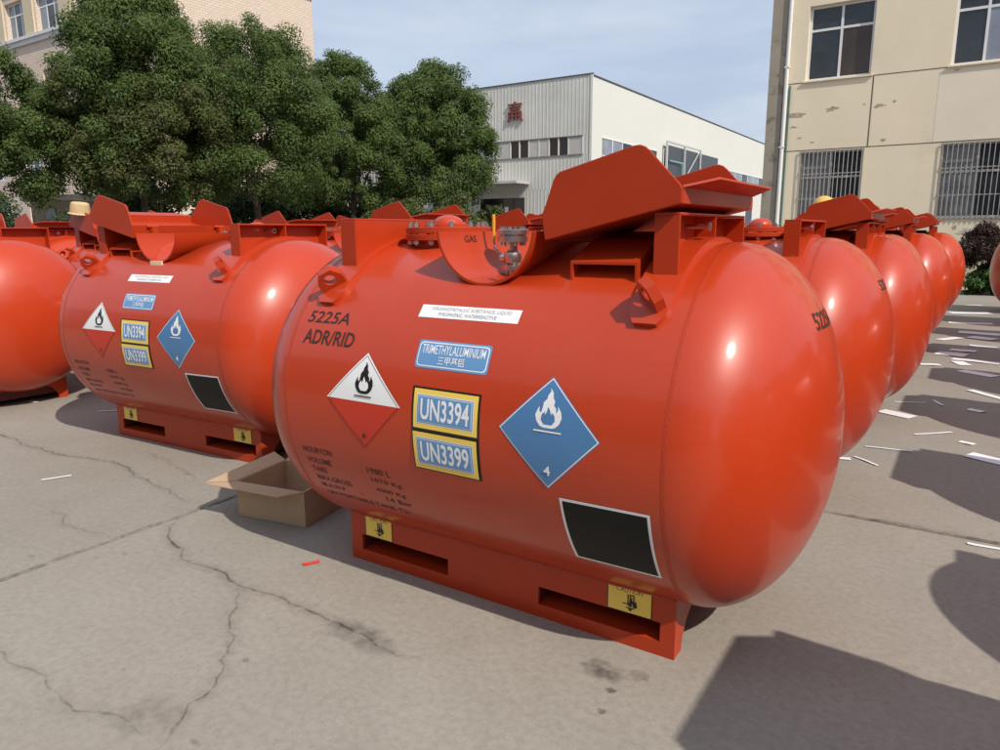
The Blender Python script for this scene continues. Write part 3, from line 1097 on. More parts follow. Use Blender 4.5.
def grid_wall(m_, xs, zs, holes, y0, y1):
    for i in range(len(xs) - 1):
        for k in range(len(zs) - 1):
            if (i, k) not in holes:
                m_.box(xs[i], xs[i + 1], y0, y1, zs[k], zs[k + 1])


def clean(me):
    bm = bmesh.new()
    bm.from_mesh(me)
    seen = {}
    for f in bm.faces:
        c = f.calc_center_median()
        seen.setdefault((round(c.x, 3), round(c.y, 3), round(c.z, 3)), []).append(f)
    bmesh.ops.delete(bm, geom=[f for fl in seen.values() if len(fl) > 1 for f in fl], context='FACES')
    bm.to_mesh(me)
    bm.free()
    return me


def window(parent, x0, x1, z0, z1, y, rows, cols, glass, fr=0.05, frame=PVC, depth=0.05):
    """frame set at plane y (front face), panes as sub-parts; rows/cols are inner divider positions"""
    m_ = MB()
    m_.box(x0, x0 + fr, y, y + depth, z0, z1)
    m_.box(x1 - fr, x1, y, y + depth, z0, z1)
    m_.box(x0 + fr, x1 - fr, y, y + depth, z0, z0 + fr)
    m_.box(x0 + fr, x1 - fr, y, y + depth, z1 - fr, z1)
    zz = [z0 + fr] + [z0 + (z1 - z0) * r for r in rows] + [z1 - fr]
    xx = [x0 + fr] + [x0 + (x1 - x0) * c for c in cols] + [x1 - fr]
    for r in zz[1:-1]:
        m_.box(x0 + fr, x1 - fr, y + 0.004, y + depth - 0.004, r - fr * 0.5, r + fr * 0.5)
    for c in xx[1:-1]:
        m_.box(c - fr * 0.5, c + fr * 0.5, y + 0.002, y + depth - 0.002, z0 + fr, z1 - fr)
    w_ = ob('window', m_.mesh('window', frame), parent)
    n_ = 0
    for i in range(len(zz) - 1):
        for k in range(len(xx) - 1):
            p_ = MB().box(xx[k], xx[k + 1], y + 0.022 + 0.001 * ((i + k) % 2), y + 0.030, zz[i], zz[i + 1])
            g_ = glass[n_ % len(glass)] if isinstance(glass, (list, tuple)) else glass
            ob('pane', p_.mesh('pane', g_), w_)
            n_ += 1
    return w_


# cream building on the right
YR = 17.5
cb = empty('cream_building', (0, 0, 0))
tag(cb, 'weathered cream rendered building with barred ground-floor windows at right', 'building')
wc = [(-2.56, -1.11), (0.49, 1.95), (3.54, 5.0), (6.6, 8.05)]
fl = [(1.62, 3.29), (4.95, 6.66), (8.3, 10.0)]
xs = [-3.06] + [v for w in wc for v in w] + [10.0]
zs = [-0.05] + [v for w in fl for v in w] + [11.5]
holes = {(1 + 2 * i, 1 + 2 * k) for i in range(4) for k in range(3)}
m_ = MB()
grid_wall(m_, xs, zs, holes, YR, YR + 0.24)
ob('wall', clean(m_.mesh('wall', CREAM)), cb)
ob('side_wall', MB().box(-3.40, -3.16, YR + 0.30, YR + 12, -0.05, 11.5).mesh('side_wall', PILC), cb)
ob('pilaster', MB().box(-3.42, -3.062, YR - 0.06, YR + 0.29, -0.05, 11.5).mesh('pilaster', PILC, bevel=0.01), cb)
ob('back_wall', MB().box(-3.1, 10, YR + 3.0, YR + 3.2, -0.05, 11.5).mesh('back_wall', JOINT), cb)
ob('roof', MB().box(-3.7, 10.3, YR - 0.4, YR + 12, 11.502, 11.7).mesh('roof', PILC), cb)
for zj in (4.925, 3.315):
    ob('wall_joint', MB().box(-3.05, 10.0, YR - 0.003, YR + 0.001, zj - 0.010, zj + 0.010).mesh('wall_joint', JOINT), cb)
ob('wall_joint', MB().box(-1.055, -1.03, YR - 0.004, YR + 0.001, 3.326, 4.914).mesh('wall_joint', JOINT), cb)
ob('downpipe', MB().tube((-2.99, YR - 0.07, -0.05), (-2.99, YR - 0.07, 11.4), 0.05, n=14).mesh('downpipe', PVC, smooth=30), cb)
m_ = MB()
for z in (1.5, 3.4, 5.3, 7.2):
    m_ = MB().box(-3.05, -2.93, YR - 0.122, YR - 0.0, z, z + 0.035)
    ob('pipe_bracket', m_.mesh('pipe_bracket', PVC), cb)
ob('cable_conduit', MB().tube((-2.90, YR - 0.03, -0.05), (-2.90, YR - 0.03, 4.88), 0.022, n=8).mesh('cable_conduit', TEAL), cb)
for i, (x0, x1) in enumerate(wc):
    for k, (z0, z1) in enumerate(fl):
        if k == 0:
            window(cb, x0 + 0.003, x1 - 0.003, z0 + 0.003, z1 - 0.003, YR + 0.10, [0.62], [0.5], [GLASSG, GLASS], 0.05, GRILLE)
            m_ = MB()
            nb = 15
            for q in range(nb):
                x = x0 + 0.03 + (x1 - x0 - 0.06) * q / (nb - 1)
                m_.box(x - 0.008, x + 0.008, YR - 0.046, YR - 0.030, z0 - 0.02, z1 + 0.0)
            for z in (z0 - 0.01, z0 + (z1 - z0) * 0.30, z0 + (z1 - z0) * 0.66, z1 - 0.03):
                m_.box(x0 - 0.02, x1 + 0.02, YR - 0.030, YR - 0.016, z, z + 0.022)
            for x in (x0 + 0.005, x1 - 0.02):
                for z in (z0 + 0.05, z1 - 0.08):
                    m_.box(x, x + 0.015, YR - 0.016, YR + 0.10, z, z + 0.015)
            tag(ob('window_grille', m_.mesh('window_grille', GRILLE), cb), kind='stuff')
        else:
            gl = [GLASS, GLASSB, GLASS, GLASS] if i == 0 else [GLASS, GLASSL, GLASS, GLASS]
            window(cb, x0 + 0.003, x1 - 0.003, z0 + 0.003, z1 - 0.003, YR + 0.11, [0.68], [0.5 if i == 0 else 0.42], gl, 0.055)
        ob('window_sill', MB().box(x0 - 0.05, x1 + 0.05, YR - 0.05 if k else YR - 0.012, YR + 0.10, z0 - 0.035, z0 - 0.001).mesh('window_sill', CREAM, bevel=0.004), cb)


def blotch(parent, name, x, z, rx, rz_, M, y, seed, n=28):
    r_ = random.Random(seed)
    pts, k_ = [], 1.0
    for i in range(n):
        k_ = max(0.3, min(1.3, k_ + r_.uniform(-0.45, 0.45)))
        a = 2 * PI * i / n
        pts.append((x + rx * k_ * math.cos(a), z + rz_ * k_ * math.sin(a)))
    return ob(name, MB().prism(pts, (0, y, 0), (1, 0, 0), (0, 0, 1), (0, 1, 0), 0.004).mesh(name, M), parent)


for q, (x, z, rx, rz_, M) in enumerate([(-2.70, 4.18, 0.17, 0.05, PATCH), (-1.90, 4.24, 0.16, 0.06, PATCH), (-0.85, 4.23, 0.10, 0.04, PATCH),
                                        (-0.55, 4.31, 0.035, 0.03, PATCH), (-2.75, 3.9, 0.09, 0.025, PATCH), (-2.6, 3.62, 0.05, 0.02, PATCH),
                                        (-0.72, 3.45, 0.04, 0.03, PATCH), (0.62, 4.86, 0.10, 0.03, PATCH), (-2.3, 3.5, 0.06, 0.02, PATCH), (-1.2, 4.3, 0.04, 0.02, PATCH),
                                        (0.35, 1.25, 0.28, 0.05, PATCH), (1.3, 1.32, 0.35, 0.06, PALEP), (-0.3, 1.1, 0.2, 0.12, PALEP), (0.9, 1.42, 0.06, 0.05, PATCH), (1.9, 1.45, 0.05, 0.04, PATCH)]):
    blotch(cb, 'peeled_patch', x, z, rx, rz_, M, YR - 0.0035 - 0.0006 * (q % 3), q)
ob('repainted_patch', MB().box(0.30, 2.1, YR - 0.0028, YR - 0.0005, 3.33, 4.85).mesh('repainted_patch', mat('repaint_beige', (0.77, 0.69, 0.54), rough=0.85, vary=0.05, vscale=1.5)), cb)

# white warehouse
CORR = bpy.data.materials.new('corrugated_sheet')
CORR.use_nodes = True
t = CORR.node_tree
b = t.nodes['Principled BSDF']
b.inputs['Roughness'].default_value = 0.5
geo = t.nodes.new('ShaderNodeNewGeometry')
nn = mrange(noise(0.6, 6), 0.3, 0.7, 0.88, 1.06)
t.links.new(mixc(1.0, (0.60, 0.60, 0.555), nn, 'MULTIPLY'), b.inputs['Base Color'])
SIDEW = mat('white_wall_sheet', (0.66, 0.655, 0.60), rough=0.6, vary=0.03, vscale=0.3)
TRIM = mat('dark_roof_trim', (0.10, 0.10, 0.11), rough=0.5)
PANEL = mat('pale_louvre_panel', (0.48, 0.47, 0.44), rough=0.55, vary=0.08, vscale=3)
DGLASS = mat('dark_glass', (0.012, 0.014, 0.018), rough=0.08)
REDSIGN = mat('red_sign', (0.20, 0.050, 0.042), rough=0.5)
wh = empty('white_warehouse', (0, 0, 0))
tag(wh, 'long white sheet-metal warehouse with red rooftop-level character sign', 'warehouse')
WX, WY, WZ = -18.36, 38.0, 10.38
# corrugated front, built as folded sheet around openings
def corrugated(x0, x1, z0, z1, y, pitch=0.25, d=0.011):
    vs, fs = [], []
    n_ = int((x1 - x0) / pitch)
    xs_ = []
    for i in range(n_):
        a = x0 + (x1 - x0) * i / n_
        w = (x1 - x0) / n_
        xs_ += [(a, 0), (a + w * 0.62, 0), (a + w * 0.70, -d), (a + w * 0.92, -d)]
    xs_.append((x1, 0))
    for x, dy in xs_:
        vs += [(x, y + dy, z0), (x, y + dy, z1)]
    for i in range(len(xs_) - 1):
        fs.append((2 * i, 2 * i + 2, 2 * i + 3, 2 * i + 1))
    return vs, fs
m_ = MB()
m_.add(*corrugated(-46.0, WX, 7.02, WZ, WY))
ob('front_sheeting', m_.mesh('front_sheeting', CORR), wh)
m_ = MB()
m_.add(*corrugated(-46.0, WX, 3.95, 5.88, WY))
m_.add(*corrugated(-23.0, WX, -0.05, 3.95, WY))
m_.add(*corrugated(-46.0, -26.4, -0.05, 3.95, WY))
m_.add(*corrugated(-18.95, WX, 5.88, 7.02, WY))
ob('front_sheeting', m_.mesh('front_sheeting', CORR), wh)
ob('side_wall', MB().box(WX - 0.2, WX, WY + 0.04, 95, -0.05, WZ - 0.1).mesh('side_wall', SIDEW), wh)
ob('inner_wall', MB().box(-46, WX - 0.25, WY + 0.5, WY + 0.6, -0.05, WZ - 0.2).mesh('inner_wall', TRIM), wh)
ob('roof', MB().box(-46, WX - 0.02, WY + 0.05, 95, WZ - 0.15, WZ - 0.02).mesh('roof', PANEL), wh)
ob('roof_trim', MB().box(-46, WX + 0.05, WY - 0.06, WY + 0.04, WZ, WZ + 0.06).mesh('roof_trim', TRIM), wh)
ob('roof_trim', MB().box(WX - 0.05, WX + 0.06, WY + 0.045, 95, WZ - 0.09, WZ - 0.03).mesh('roof_trim', TRIM), wh)
ob('corner_trim', MB().box(WX - 0.12, WX + 0.02, WY - 0.045, WY + 0.035, -0.05, WZ - 0.002).mesh('corner_trim', SIDEW), wh)
# window strip on the front
edges = [-28.0, -26.6, -25.3, -24.05, -23.37, -22.68, -21.95, -21.25, -20.58, -19.90, -18.95]
kinds = ['p', 'p', 'p', 'g', 'g', 'p', 'p', 'g', 'g', 'p']
for (a, c), kd in zip(zip(edges[:-1], edges[1:]), kinds):
    ob('strip_pane', MB().box(a + 0.05, c - 0.05, WY - (0.005 if kd == 'p' else -0.03), WY + 0.05, 5.95, 6.95).mesh('strip_pane', DGLASS if kd == 'g' else PANEL), wh)
    ob('strip_mullion', MB().box(c - 0.04, c + 0.04, WY - 0.03, WY + 0.06, 5.94, 6.96).mesh('strip_mullion', SIDEW), wh)
for z in (5.88, 6.965):
    ob('strip_rail', MB().box(-28, -18.93, WY - 0.06, WY + 0.06, z, z + 0.055).mesh('strip_rail', mat('grey_rail', (0.22, 0.22, 0.22), rough=0.5)), wh)
ob('canopy', MB().box(-29.5, -22.6, WY - 1.6, WY - 0.04, 4.30, 4.46).mesh('canopy', PANEL, bevel=0.01), wh)
ob('door_lintel', MB().box(-26.4, -23.0, WY - 0.02, WY + 0.1, 3.5, 3.95).mesh('door_lintel', PANEL), wh)
for k in range(4):
    ob('glass_door', MB().box(-26.38 + k * 0.85, -25.57 + k * 0.85, WY + 0.06, WY + 0.1, 0, 3.49).mesh('glass_door', DGLASS), wh)
ob('notice', MB().box(-24.55, -24.25, WY + 0.045, WY + 0.055, 2.4, 2.95).mesh('notice', WHITE), wh)
# red character sign
m_ = MB()
for a, b_, c, d in [(.45, .55, .905, 1.0), (.05, .95, .82, .90), (.25, .75, .70, .76), (.17, .249, .56, .77), (.751, .83, .56, .77), (.25, .75, .565, .62),
                    (.08, .92, .42, .50), (.06, .17, .06, .419), (.83, .94, .08, .419), (.36, .43, .05, .419), (.58, .65, .05, .419),
                    (.171, .359, .22, .28), (.431, .579, .22, .28), (.651, .829, .22, .28), (.83, 1.0, 0, .079), (0, .17, 0, .059)]:
    m_.box(-24.22 + a * 1.12, -24.22 + b_ * 1.12, WY - 0.16, WY - 0.04, 8.16 + c * 1.17, 8.16 + d * 1.17)
ob('character_sign', m_.mesh('character_sign', REDSIGN), wh)
# side windows
def side_strip(ya, yb, z0, z1, n_):
    for k in range(n_):
        a, c = ya + (yb - ya) * k / n_, ya + (yb - ya) * (k + 1) / n_
        M = [GLASSL, GLASSL, DGLASS][k % 3]
        ob('side_pane', MB().box(WX - 0.03, WX + 0.012, a + 0.05, c - 0.05, z0, z1).mesh('side_pane', M), wh)
        ob('side_mullion', MB().box(WX - 0.02, WX + 0.04, c - 0.05, c + 0.05, z0, z1).mesh('side_mullion', PVC), wh)
    for z in (z0 - 0.06, z1):
        ob('side_rail', MB().box(WX - 0.02, WX + 0.05, ya, yb, z, z + 0.06).mesh('side_rail', PVC), wh)
side_strip(39.4, 48.5, 5.95, 6.93, 6)
side_strip(66.5, 86, 5.95, 6.75, 9)
ob('side_door', MB().box(WX - 0.03, WX + 0.02, 73.2, 75.6, -0.05, 4.0).mesh('side_door', DGLASS), wh)
# steel rack with dark sheets by the warehouse side
rk = empty('steel_rack', (WX + 0.35, 49.6, -0.25))
tag(rk, 'pale steel frame rack with dark sheets beside the white warehouse wall', 'rack')
RACKM = mat('pale_steel_frame', (0.50, 0.52, 0.52), rough=0.45)
DSH = mat('dark_sheet', (0.045, 0.050, 0.052), rough=0.35)
for y in (0.0, 3.8, 7.6):
    ob('post', MB().box(-0.06, 0.06, y - 0.08, y + 0.08, 0.2, 8.0).mesh('post', RACKM), rk)
for z in (5.4, 7.92):
    ob('rail', MB().box(-0.055, 0.055, 0.085, 7.515, z, z + 0.1).mesh('rail', RACKM), rk)
ob('brace', MB().tube((0, 4.0, 5.5), (0, 7.4, 7.9), 0.04, n=8).mesh('brace', RACKM), rk)
ob('dark_sheet', MB().box(-0.10, -0.075, 0.3, 12.6, 4.6, 7.75).mesh('dark_sheet', DSH), rk)
ob('small_frame', MB().box(0.07, 0.12, 0.4, 3.2, 6.6, 6.7).box(0.07, 0.12, 3.1, 3.2, 4.0, 6.598).mesh('small_frame', mat('teal_frame', (0.20, 0.36, 0.36), rough=0.5)), rk)

# tiled building on the left
TILE = bpy.data.materials.new('beige_brick_tile')
TILE.use_nodes = True
t = TILE.node_tree
b = t.nodes['Principled BSDF']
b.inputs['Roughness'].default_value = 0.7
geo = t.nodes.new('ShaderNodeNewGeometry')
sp = t.nodes.new('ShaderNodeSeparateXYZ')
t.links.new(geo.outputs['Position'], sp.inputs['Vector'])
ad = t.nodes.new('ShaderNodeMath')
ad.operation = 'ADD'
t.links.new(sp.outputs['X'], ad.inputs[0])
t.links.new(sp.outputs['Y'], ad.inputs[1])
cb_ = t.nodes.new('ShaderNodeCombineXYZ')
t.links.new(ad.outputs['Value'], cb_.inputs['X'])
t.links.new(sp.outputs['Z'], cb_.inputs['Y'])
br = t.nodes.new('ShaderNodeTexBrick')
br.inputs['Scale'].default_value = 1.0
br.inputs['Brick Width'].default_value = 0.32
br.inputs['Row Height'].default_value = 0.12
br.inputs['Mortar Size'].default_value = 0.018
br.inputs['Color1'].default_value = (0.68, 0.56, 0.455, 1)
br.inputs['Color2'].default_value = (0.62, 0.50, 0.40, 1)
br.inputs['Mortar'].default_value = (0.50, 0.40, 0.32, 1)
t.links.new(cb_.outputs['Vector'], br.inputs['Vector'])
t.links.new(br.outputs['Color'], b.inputs['Base Color'])
CORN = mat('cornice_white', (0.62, 0.62, 0.62), rough=0.6, vary=0.06, vscale=1)
COLM = mat('cream_column', (0.58, 0.49, 0.34), rough=0.8, vary=0.05)
tb = empty('tiled_building', (0, 0, 0))
tag(tb, 'beige brick-tiled building with white cornice behind the trees', 'building')
YL, XE = 18.0, -31.0
cols_ = [(-56.2, -54.0), (-52.1, -49.9), (-48.0, -45.6), (-43.3, -41.3), (-40.1, -37.8), (-36.5, -34.3)]
rows_ = [(1.2, 3.2), (4.4, 6.4), (7.6, 9.68), (11.55, 13.3)]
xs = [-62.0] + [v for w in cols_ for v in w] + [XE]
zs = [-0.05] + [v for w in rows_ for v in w] + [14.2]
holes = {(1 + 2 * i, 1 + 2 * k) for i in range(6) for k in range(4)}
m_ = MB()
grid_wall(m_, xs, zs, holes, YL, YL + 0.3)
ob('front_wall', clean(m_.mesh('front_wall', TILE)), tb)
ob('end_wall', MB().box(XE - 0.3, XE + 0.002, YL + 0.302, 28.3, -0.05, 14.2).mesh('end_wall', TILE), tb)
ob('inner_wall', MB().box(-62, XE - 0.32, YL + 2, YL + 2.1, -0.05, 14).mesh('inner_wall', JOINT), tb)
ob('eave', MB().box(-62.3, XE + 0.25, YL - 0.25, 28.55, 14.202, 14.42).mesh('eave', CORN), tb)
ob('cornice', MB().box(-62, XE + 0.2, YL - 0.22, YL - 0.002, 11.30, 11.45).mesh('cornice', CORN), tb)
ob('cornice', MB().box(-62, XE + 0.1, YL - 0.12, YL - 0.002, 11.08, 11.298).mesh('cornice', CORN), tb)
for i, (x0, x1) in enumerate(cols_):
    for k, (z0, z1) in enumerate(rows_):
        window(tb, x0 + 0.003, x1 - 0.003, z0 + 0.003, z1 - 0.003, YL + 0.18, [0.66], [0.34, 0.67], [GLASSL, GLASS, GLASSL], 0.07)
    x2 = cols_[i + 1][0] if i + 1 < len(cols_) else XE
    ob('pilaster', MB().box(x1 + 0.12, x2 - 0.12, YL - 0.10, YL - 0.002, 11.46, 14.2).mesh('pilaster', COLM), tb)

# unseen halls added to block low sky light and to mirror in the paint
for nm_, lab, (x0, x1, y0, y1, h_) in (('added_rear_hall', 'unseen hall added behind the camera to block sky light, mirrored in the tank paint', (-34, 16, -26, -16, 7.0)),
                                       ('added_right_hall', 'unseen hall added beyond the right edge, to be mirrored in the tank heads', (24, 34, -18, 30, 6.5))):
    wk = empty(nm_, (0, 0, 0))
    tag(wk, lab, 'building')
    ob('wall', MB().box(x0, x1, y0, y1, -0.05, h_).mesh('wall', mat(nm_ + '_render', (0.30, 0.29, 0.27), rough=0.8, vary=0.08, vscale=0.5)), wk)
    ob('roof', MB().box(x0 - 0.4, x1 + 0.4, y0 - 0.4, y1 + 0.4, h_ + 0.002, h_ + 0.25).mesh('roof', TRIM), wk)
    for k in range(10):
        if y1 < 0:
            a = x0 + 2 + k * 4.8
            ob('window', MB().box(a, a + 2.4, y1 + 0.002, y1 + 0.05, 4.6, 6.4).mesh('window', GLASS), wk)
        else:
            a = y0 + 2 + k * 4.6
            ob('window', MB().box(x0 - 0.05, x0 - 0.002, a, a + 2.4, 3.4, 5.2).mesh('window', GLASS), wk)

# small white booth seen through the leaves
bt = empty('white_booth', (-15.6, 6.9, -0.05))
bt.location = (-17.2, 6.9, -0.05)
bt.scale = (0.8, 0.8, 0.95)
tag(bt, 'small white flat-roofed booth half hidden behind the left trees', 'booth')
ob('roof', MB().box(-1.0, 1.0, -0.8, 0.8, 2.30, 2.42).mesh('roof', CORN, bevel=0.01), bt)
ob('wall', MB().box(-0.8, 0.8, -0.6, 0.6, 0.0, 2.298).mesh('wall', PILC), bt)
ob('window', MB().box(0.1, 0.65, -0.62, -0.601, 1.2, 2.1).mesh('window', GLASS), bt)

# ------------------------------------------------------------------ VEGETATION


def leaf_mat(name, dark, light, trans=0.25):
    M = bpy.data.materials.new(name)
    M.use_nodes = True
    t = M.node_tree
    b = t.nodes['Principled BSDF']
    at = t.nodes.new('ShaderNodeAttribute')
    at.attribute_name = 'tint'
    mm = t.nodes.new('ShaderNodeMix')
    mm.data_type = 'RGBA'
    mm.inputs['A'].default_value = (*dark, 1)
    mm.inputs['B'].default_value = (*light, 1)
    t.links.new(at.outputs['Fac'], mm.inputs['Factor'])
    t.links.new(mm.outputs['Result'], b.inputs['Base Color'])
    b.inputs['Roughness'].default_value = 0.55
    b.inputs['Specular IOR Level'].default_value = 0.25
    tl = t.nodes.new('ShaderNodeBsdfTranslucent')
    t.links.new(mm.outputs['Result'], tl.inputs['Color'])
    ms = t.nodes.new('ShaderNodeMixShader')
    ms.inputs['Fac'].default_value = trans
    t.links.new(b.outputs['BSDF'], ms.inputs[1])
    t.links.new(tl.outputs['BSDF'], ms.inputs[2])
    t.links.new(ms.outputs['Shader'], t.nodes['Material Output'].inputs['Surface'])
    return M


LEAF = leaf_mat('camphor_leaf', (0.074, 0.116, 0.032), (0.152, 0.216, 0.064), 0.45)
LEAF2 = leaf_mat('olive_leaf', (0.050, 0.072, 0.018), (0.125, 0.150, 0.045))
LEAFB = leaf_mat('browned_leaf', (0.090, 0.096, 0.032), (0.165, 0.160, 0.066), 0.4)
LEAFP = leaf_mat('purple_leaf', (0.030, 0.016, 0.014), (0.085, 0.050, 0.040))
LEAFG = leaf_mat('shrub_leaf', (0.030, 0.070, 0.015), (0.090, 0.190, 0.040))
LEAFD = leaf_mat('juniper_leaf', (0.020, 0.042, 0.018), (0.065, 0.105, 0.045))
BARK = mat('bark', (0.070, 0.052, 0.040), rough=0.95, vary=0.3, vscale=8, bump=0.6, bscale=25)


def leaves(name, M, parent, cl, n, leaf, flat=0.42, seed=0):
    """cl: array of clumps (x, y, z, r); n leaf blades spread over the clump surfaces"""
    g_ = np.random.default_rng(seed)
    cl = np.asarray(cl, float)
    w = cl[:, 3] ** 2
    idx = g_.choice(len(cl), n, p=w / w.sum())
    d = g_.normal(size=(n, 3))
    d[:, 2] += 0.35
    d /= np.linalg.norm(d, axis=1)[:, None]
    rad = cl[idx, 3] * (0.35 + 0.85 * g_.random(n) ** 0.75)
    P = cl[idx, :3] + d * rad[:, None] * np.array([1, 1, 0.85])
    nr = d * 1.0 + g_.normal(size=(n, 3)) * flat + np.array([0.12, -0.05, 0.40])
    nr /= np.linalg.norm(nr, axis=1)[:, None]
    tg = np.cross(nr, g_.normal(size=(n, 3)))
    tg /= np.linalg.norm(tg, axis=1)[:, None]
    tg[:, 2] -= 0.35
    tg /= np.linalg.norm(tg, axis=1)[:, None]
    bt_ = np.cross(nr, tg)
    L = leaf * (0.7 + 0.6 * g_.random(n))[:, None]
    W = L * 0.26
    V = np.empty((n, 4, 3))
    V[:, 0] = P
    V[:, 1] = P + tg * L * 0.5 + bt_ * W - nr * L * 0.05
    V[:, 2] = P + tg * L - nr * L * 0.10
    V[:, 3] = P + tg * L * 0.5 - bt_ * W - nr * L * 0.05
    me = bpy.data.meshes.new(name)
    me.vertices.add(n * 4)
    me.vertices.foreach_set('co', V.astype(np.float32).ravel())
    me.loops.add(n * 4)
    me.loops.foreach_set('vertex_index', np.arange(n * 4, dtype=np.int32))
    me.polygons.add(n)
    me.polygons.foreach_set('loop_start', np.arange(0, n * 4, 4, dtype=np.int32))
    me.polygons.foreach_set('loop_total', np.full(n, 4, dtype=np.int32))
    me.materials.append(M)
    me.update(calc_edges=True)
    ct = g_.random(len(cl))
    tint = np.clip(0.55 * ct[idx] + 0.55 * g_.random(n) - 0.08, 0, 1)
    me.attributes.new('tint', 'FLOAT', 'POINT').data.foreach_set('value', np.repeat(tint, 4).astype(np.float32))
    return ob(name, me, parent)


def crown_clumps(c, rx, ry, rz_, n, rmin, rmax, seed, lower=-0.85):
    g_ = np.random.default_rng(seed)
    out_ = []
    bump_ = g_.normal(size=(7, 3))
    bump_ /= np.linalg.norm(bump_, axis=1)[:, None]
    while len(out_) < n:
        d = g_.normal(size=3)
        d /= np.linalg.norm(d)
        if d[2] < lower:
            continue
        lob = 1 + 0.10 * max((d @ q) for q in bump_) - 0.06 + g_.normal() * 0.05
        # narrower towards the top, full in the lower half
        taper = 1 - 0.18 * max(0, d[2])
        k = (0.90 if len(out_) % 3 else g_.uniform(0.3, 0.8)) * lob
        r = g_.uniform(rmin, rmax)
        out_.append((c[0] + d[0] * rx * k * taper, c[1] + d[1] * ry * k * taper, c[2] + d[2] * rz_ * k, r))
    return np.array(out_)


def limb_mesh(x, y, h, top, r0, seed):
    r_ = random.Random(seed)
    m_ = MB()
    p = Vector((x, y, -0.05))
    q = None
    rr = r0
    n_ = 6
    for i in range(n_):
        q = p + Vector((r_.uniform(-0.05, 0.05), r_.uniform(-0.05, 0.05), h / n_))
        m_.tube(p, q, rr, rr * 0.9, n=10, caps=False)
        p, rr = q, rr * 0.9
    for i in range(7):
        a = 2 * PI * i / 7 + r_.uniform(-0.3, 0.3)
        b_ = p + Vector((0, 0, r_.uniform(-0.5, 0.3)))
        k = r_.uniform(0.5, 0.95)
        for s_ in range(3):
            e = b_ + Vector((math.cos(a) * 0.42 * k, math.sin(a) * 0.42 * k, (top - h) / 3.6 * r_.uniform(0.6, 1.0)))
            m_.tube(b_, e, rr * 0.55 * (1 - s_ * 0.25), rr * 0.55 * (0.72 - s_ * 0.2), n=7, caps=False)
            b_ = e
            a += r_.uniform(-0.4, 0.4)
    return m_.mesh('trunk', BARK, smooth=40)


def tree(x, y, cx, cy, z0, z1, rx, n, leaf, M, seed, label, nc=90, M2=None):
    t_ = empty('camphor_tree', (0, 0, 0))
    tag(t_, label, 'tree', 'camphor trees behind the yard')
    ob('trunk', limb_mesh(x, y, z0 + 0.6, z1, 0.14, seed), t_)
    cz, rz_ = (z0 + z1) / 2 - 0.1, (z1 - z0) / 2
    cl = crown_clumps((cx, cy, cz), rx, rx, rz_, nc, rx * 0.09, rx * 0.21, seed)
    leaves('crown', M, t_, cl, n, leaf, seed=seed)
    if M2:
        c2 = cl[(cl[:, 2] < cz + 0.4)]
        c2 = c2[np.random.default_rng(seed).random(len(c2)) < 0.6]
        leaves('browned_foliage', M2, t_, c2 + np.array([0.05, -0.05, 0, 0.02]), n // 4, leaf, seed=seed + 50)
    return t_


tree(-16.8, 5.0, -16.85, 5.05, 1.75, 5.35, 1.75, 130000, 0.064, LEAF, 11, 'camphor tree at the left picture edge, cut off by it', nc=260)
tree(-15.0, 7.6, -15.0, 7.65, 1.75, 6.95, 1.85, 180000, 0.064, LEAF, 12, 'largest camphor tree, with browned leaves on its lower half', nc=360, M2=LEAFB)
tree(-14.4, 10.4, -14.5, 10.5, 1.85, 6.72, 1.95, 165000, 0.064, LEAF, 13, 'camphor tree just right of the browned tree, before the tiled end wall', nc=340)
tree(-14.9, 14.3, -15.1, 14.4, 1.8, 6.65, 1.80, 130000, 0.074, LEAF, 14, 'camphor tree second from the right, between its two neighbours', nc=300)
tree(-14.2, 17.4, -14.1, 17.4, 1.9, 6.75, 2.02, 130000, 0.080, LEAF, 15, 'rightmost camphor tree, in front of the white warehouse', nc=320)


def shrub(name, label, cat, blobs, n, leaf, M, seed, group=None, flat=0.7):
    t_ = empty(name, (0, 0, 0))
    tag(t_, label, cat, group)
    m_ = MB()
    r_ = random.Random(seed)
    for bx, by, bz, br_ in blobs[:3]:
        for _ in range(3):
            m_.tube((bx + r_.uniform(-.1, .1), by, -0.05), (bx + r_.uniform(-.3, .3), by + r_.uniform(-.2, .2), bz), 0.025, 0.010, n=6, caps=False)
    ob('stem', m_.mesh('stem', BARK), t_)
    cl = []
    for k, (bx, by, bz, br_) in enumerate(blobs):
        cl.append(crown_clumps((bx, by, bz), br_, br_, br_, 16, br_ * 0.25, br_ * 0.42, seed + k))
    leaves('foliage', M, t_, np.concatenate(cl), n, leaf, flat=flat, seed=seed)
    return t_


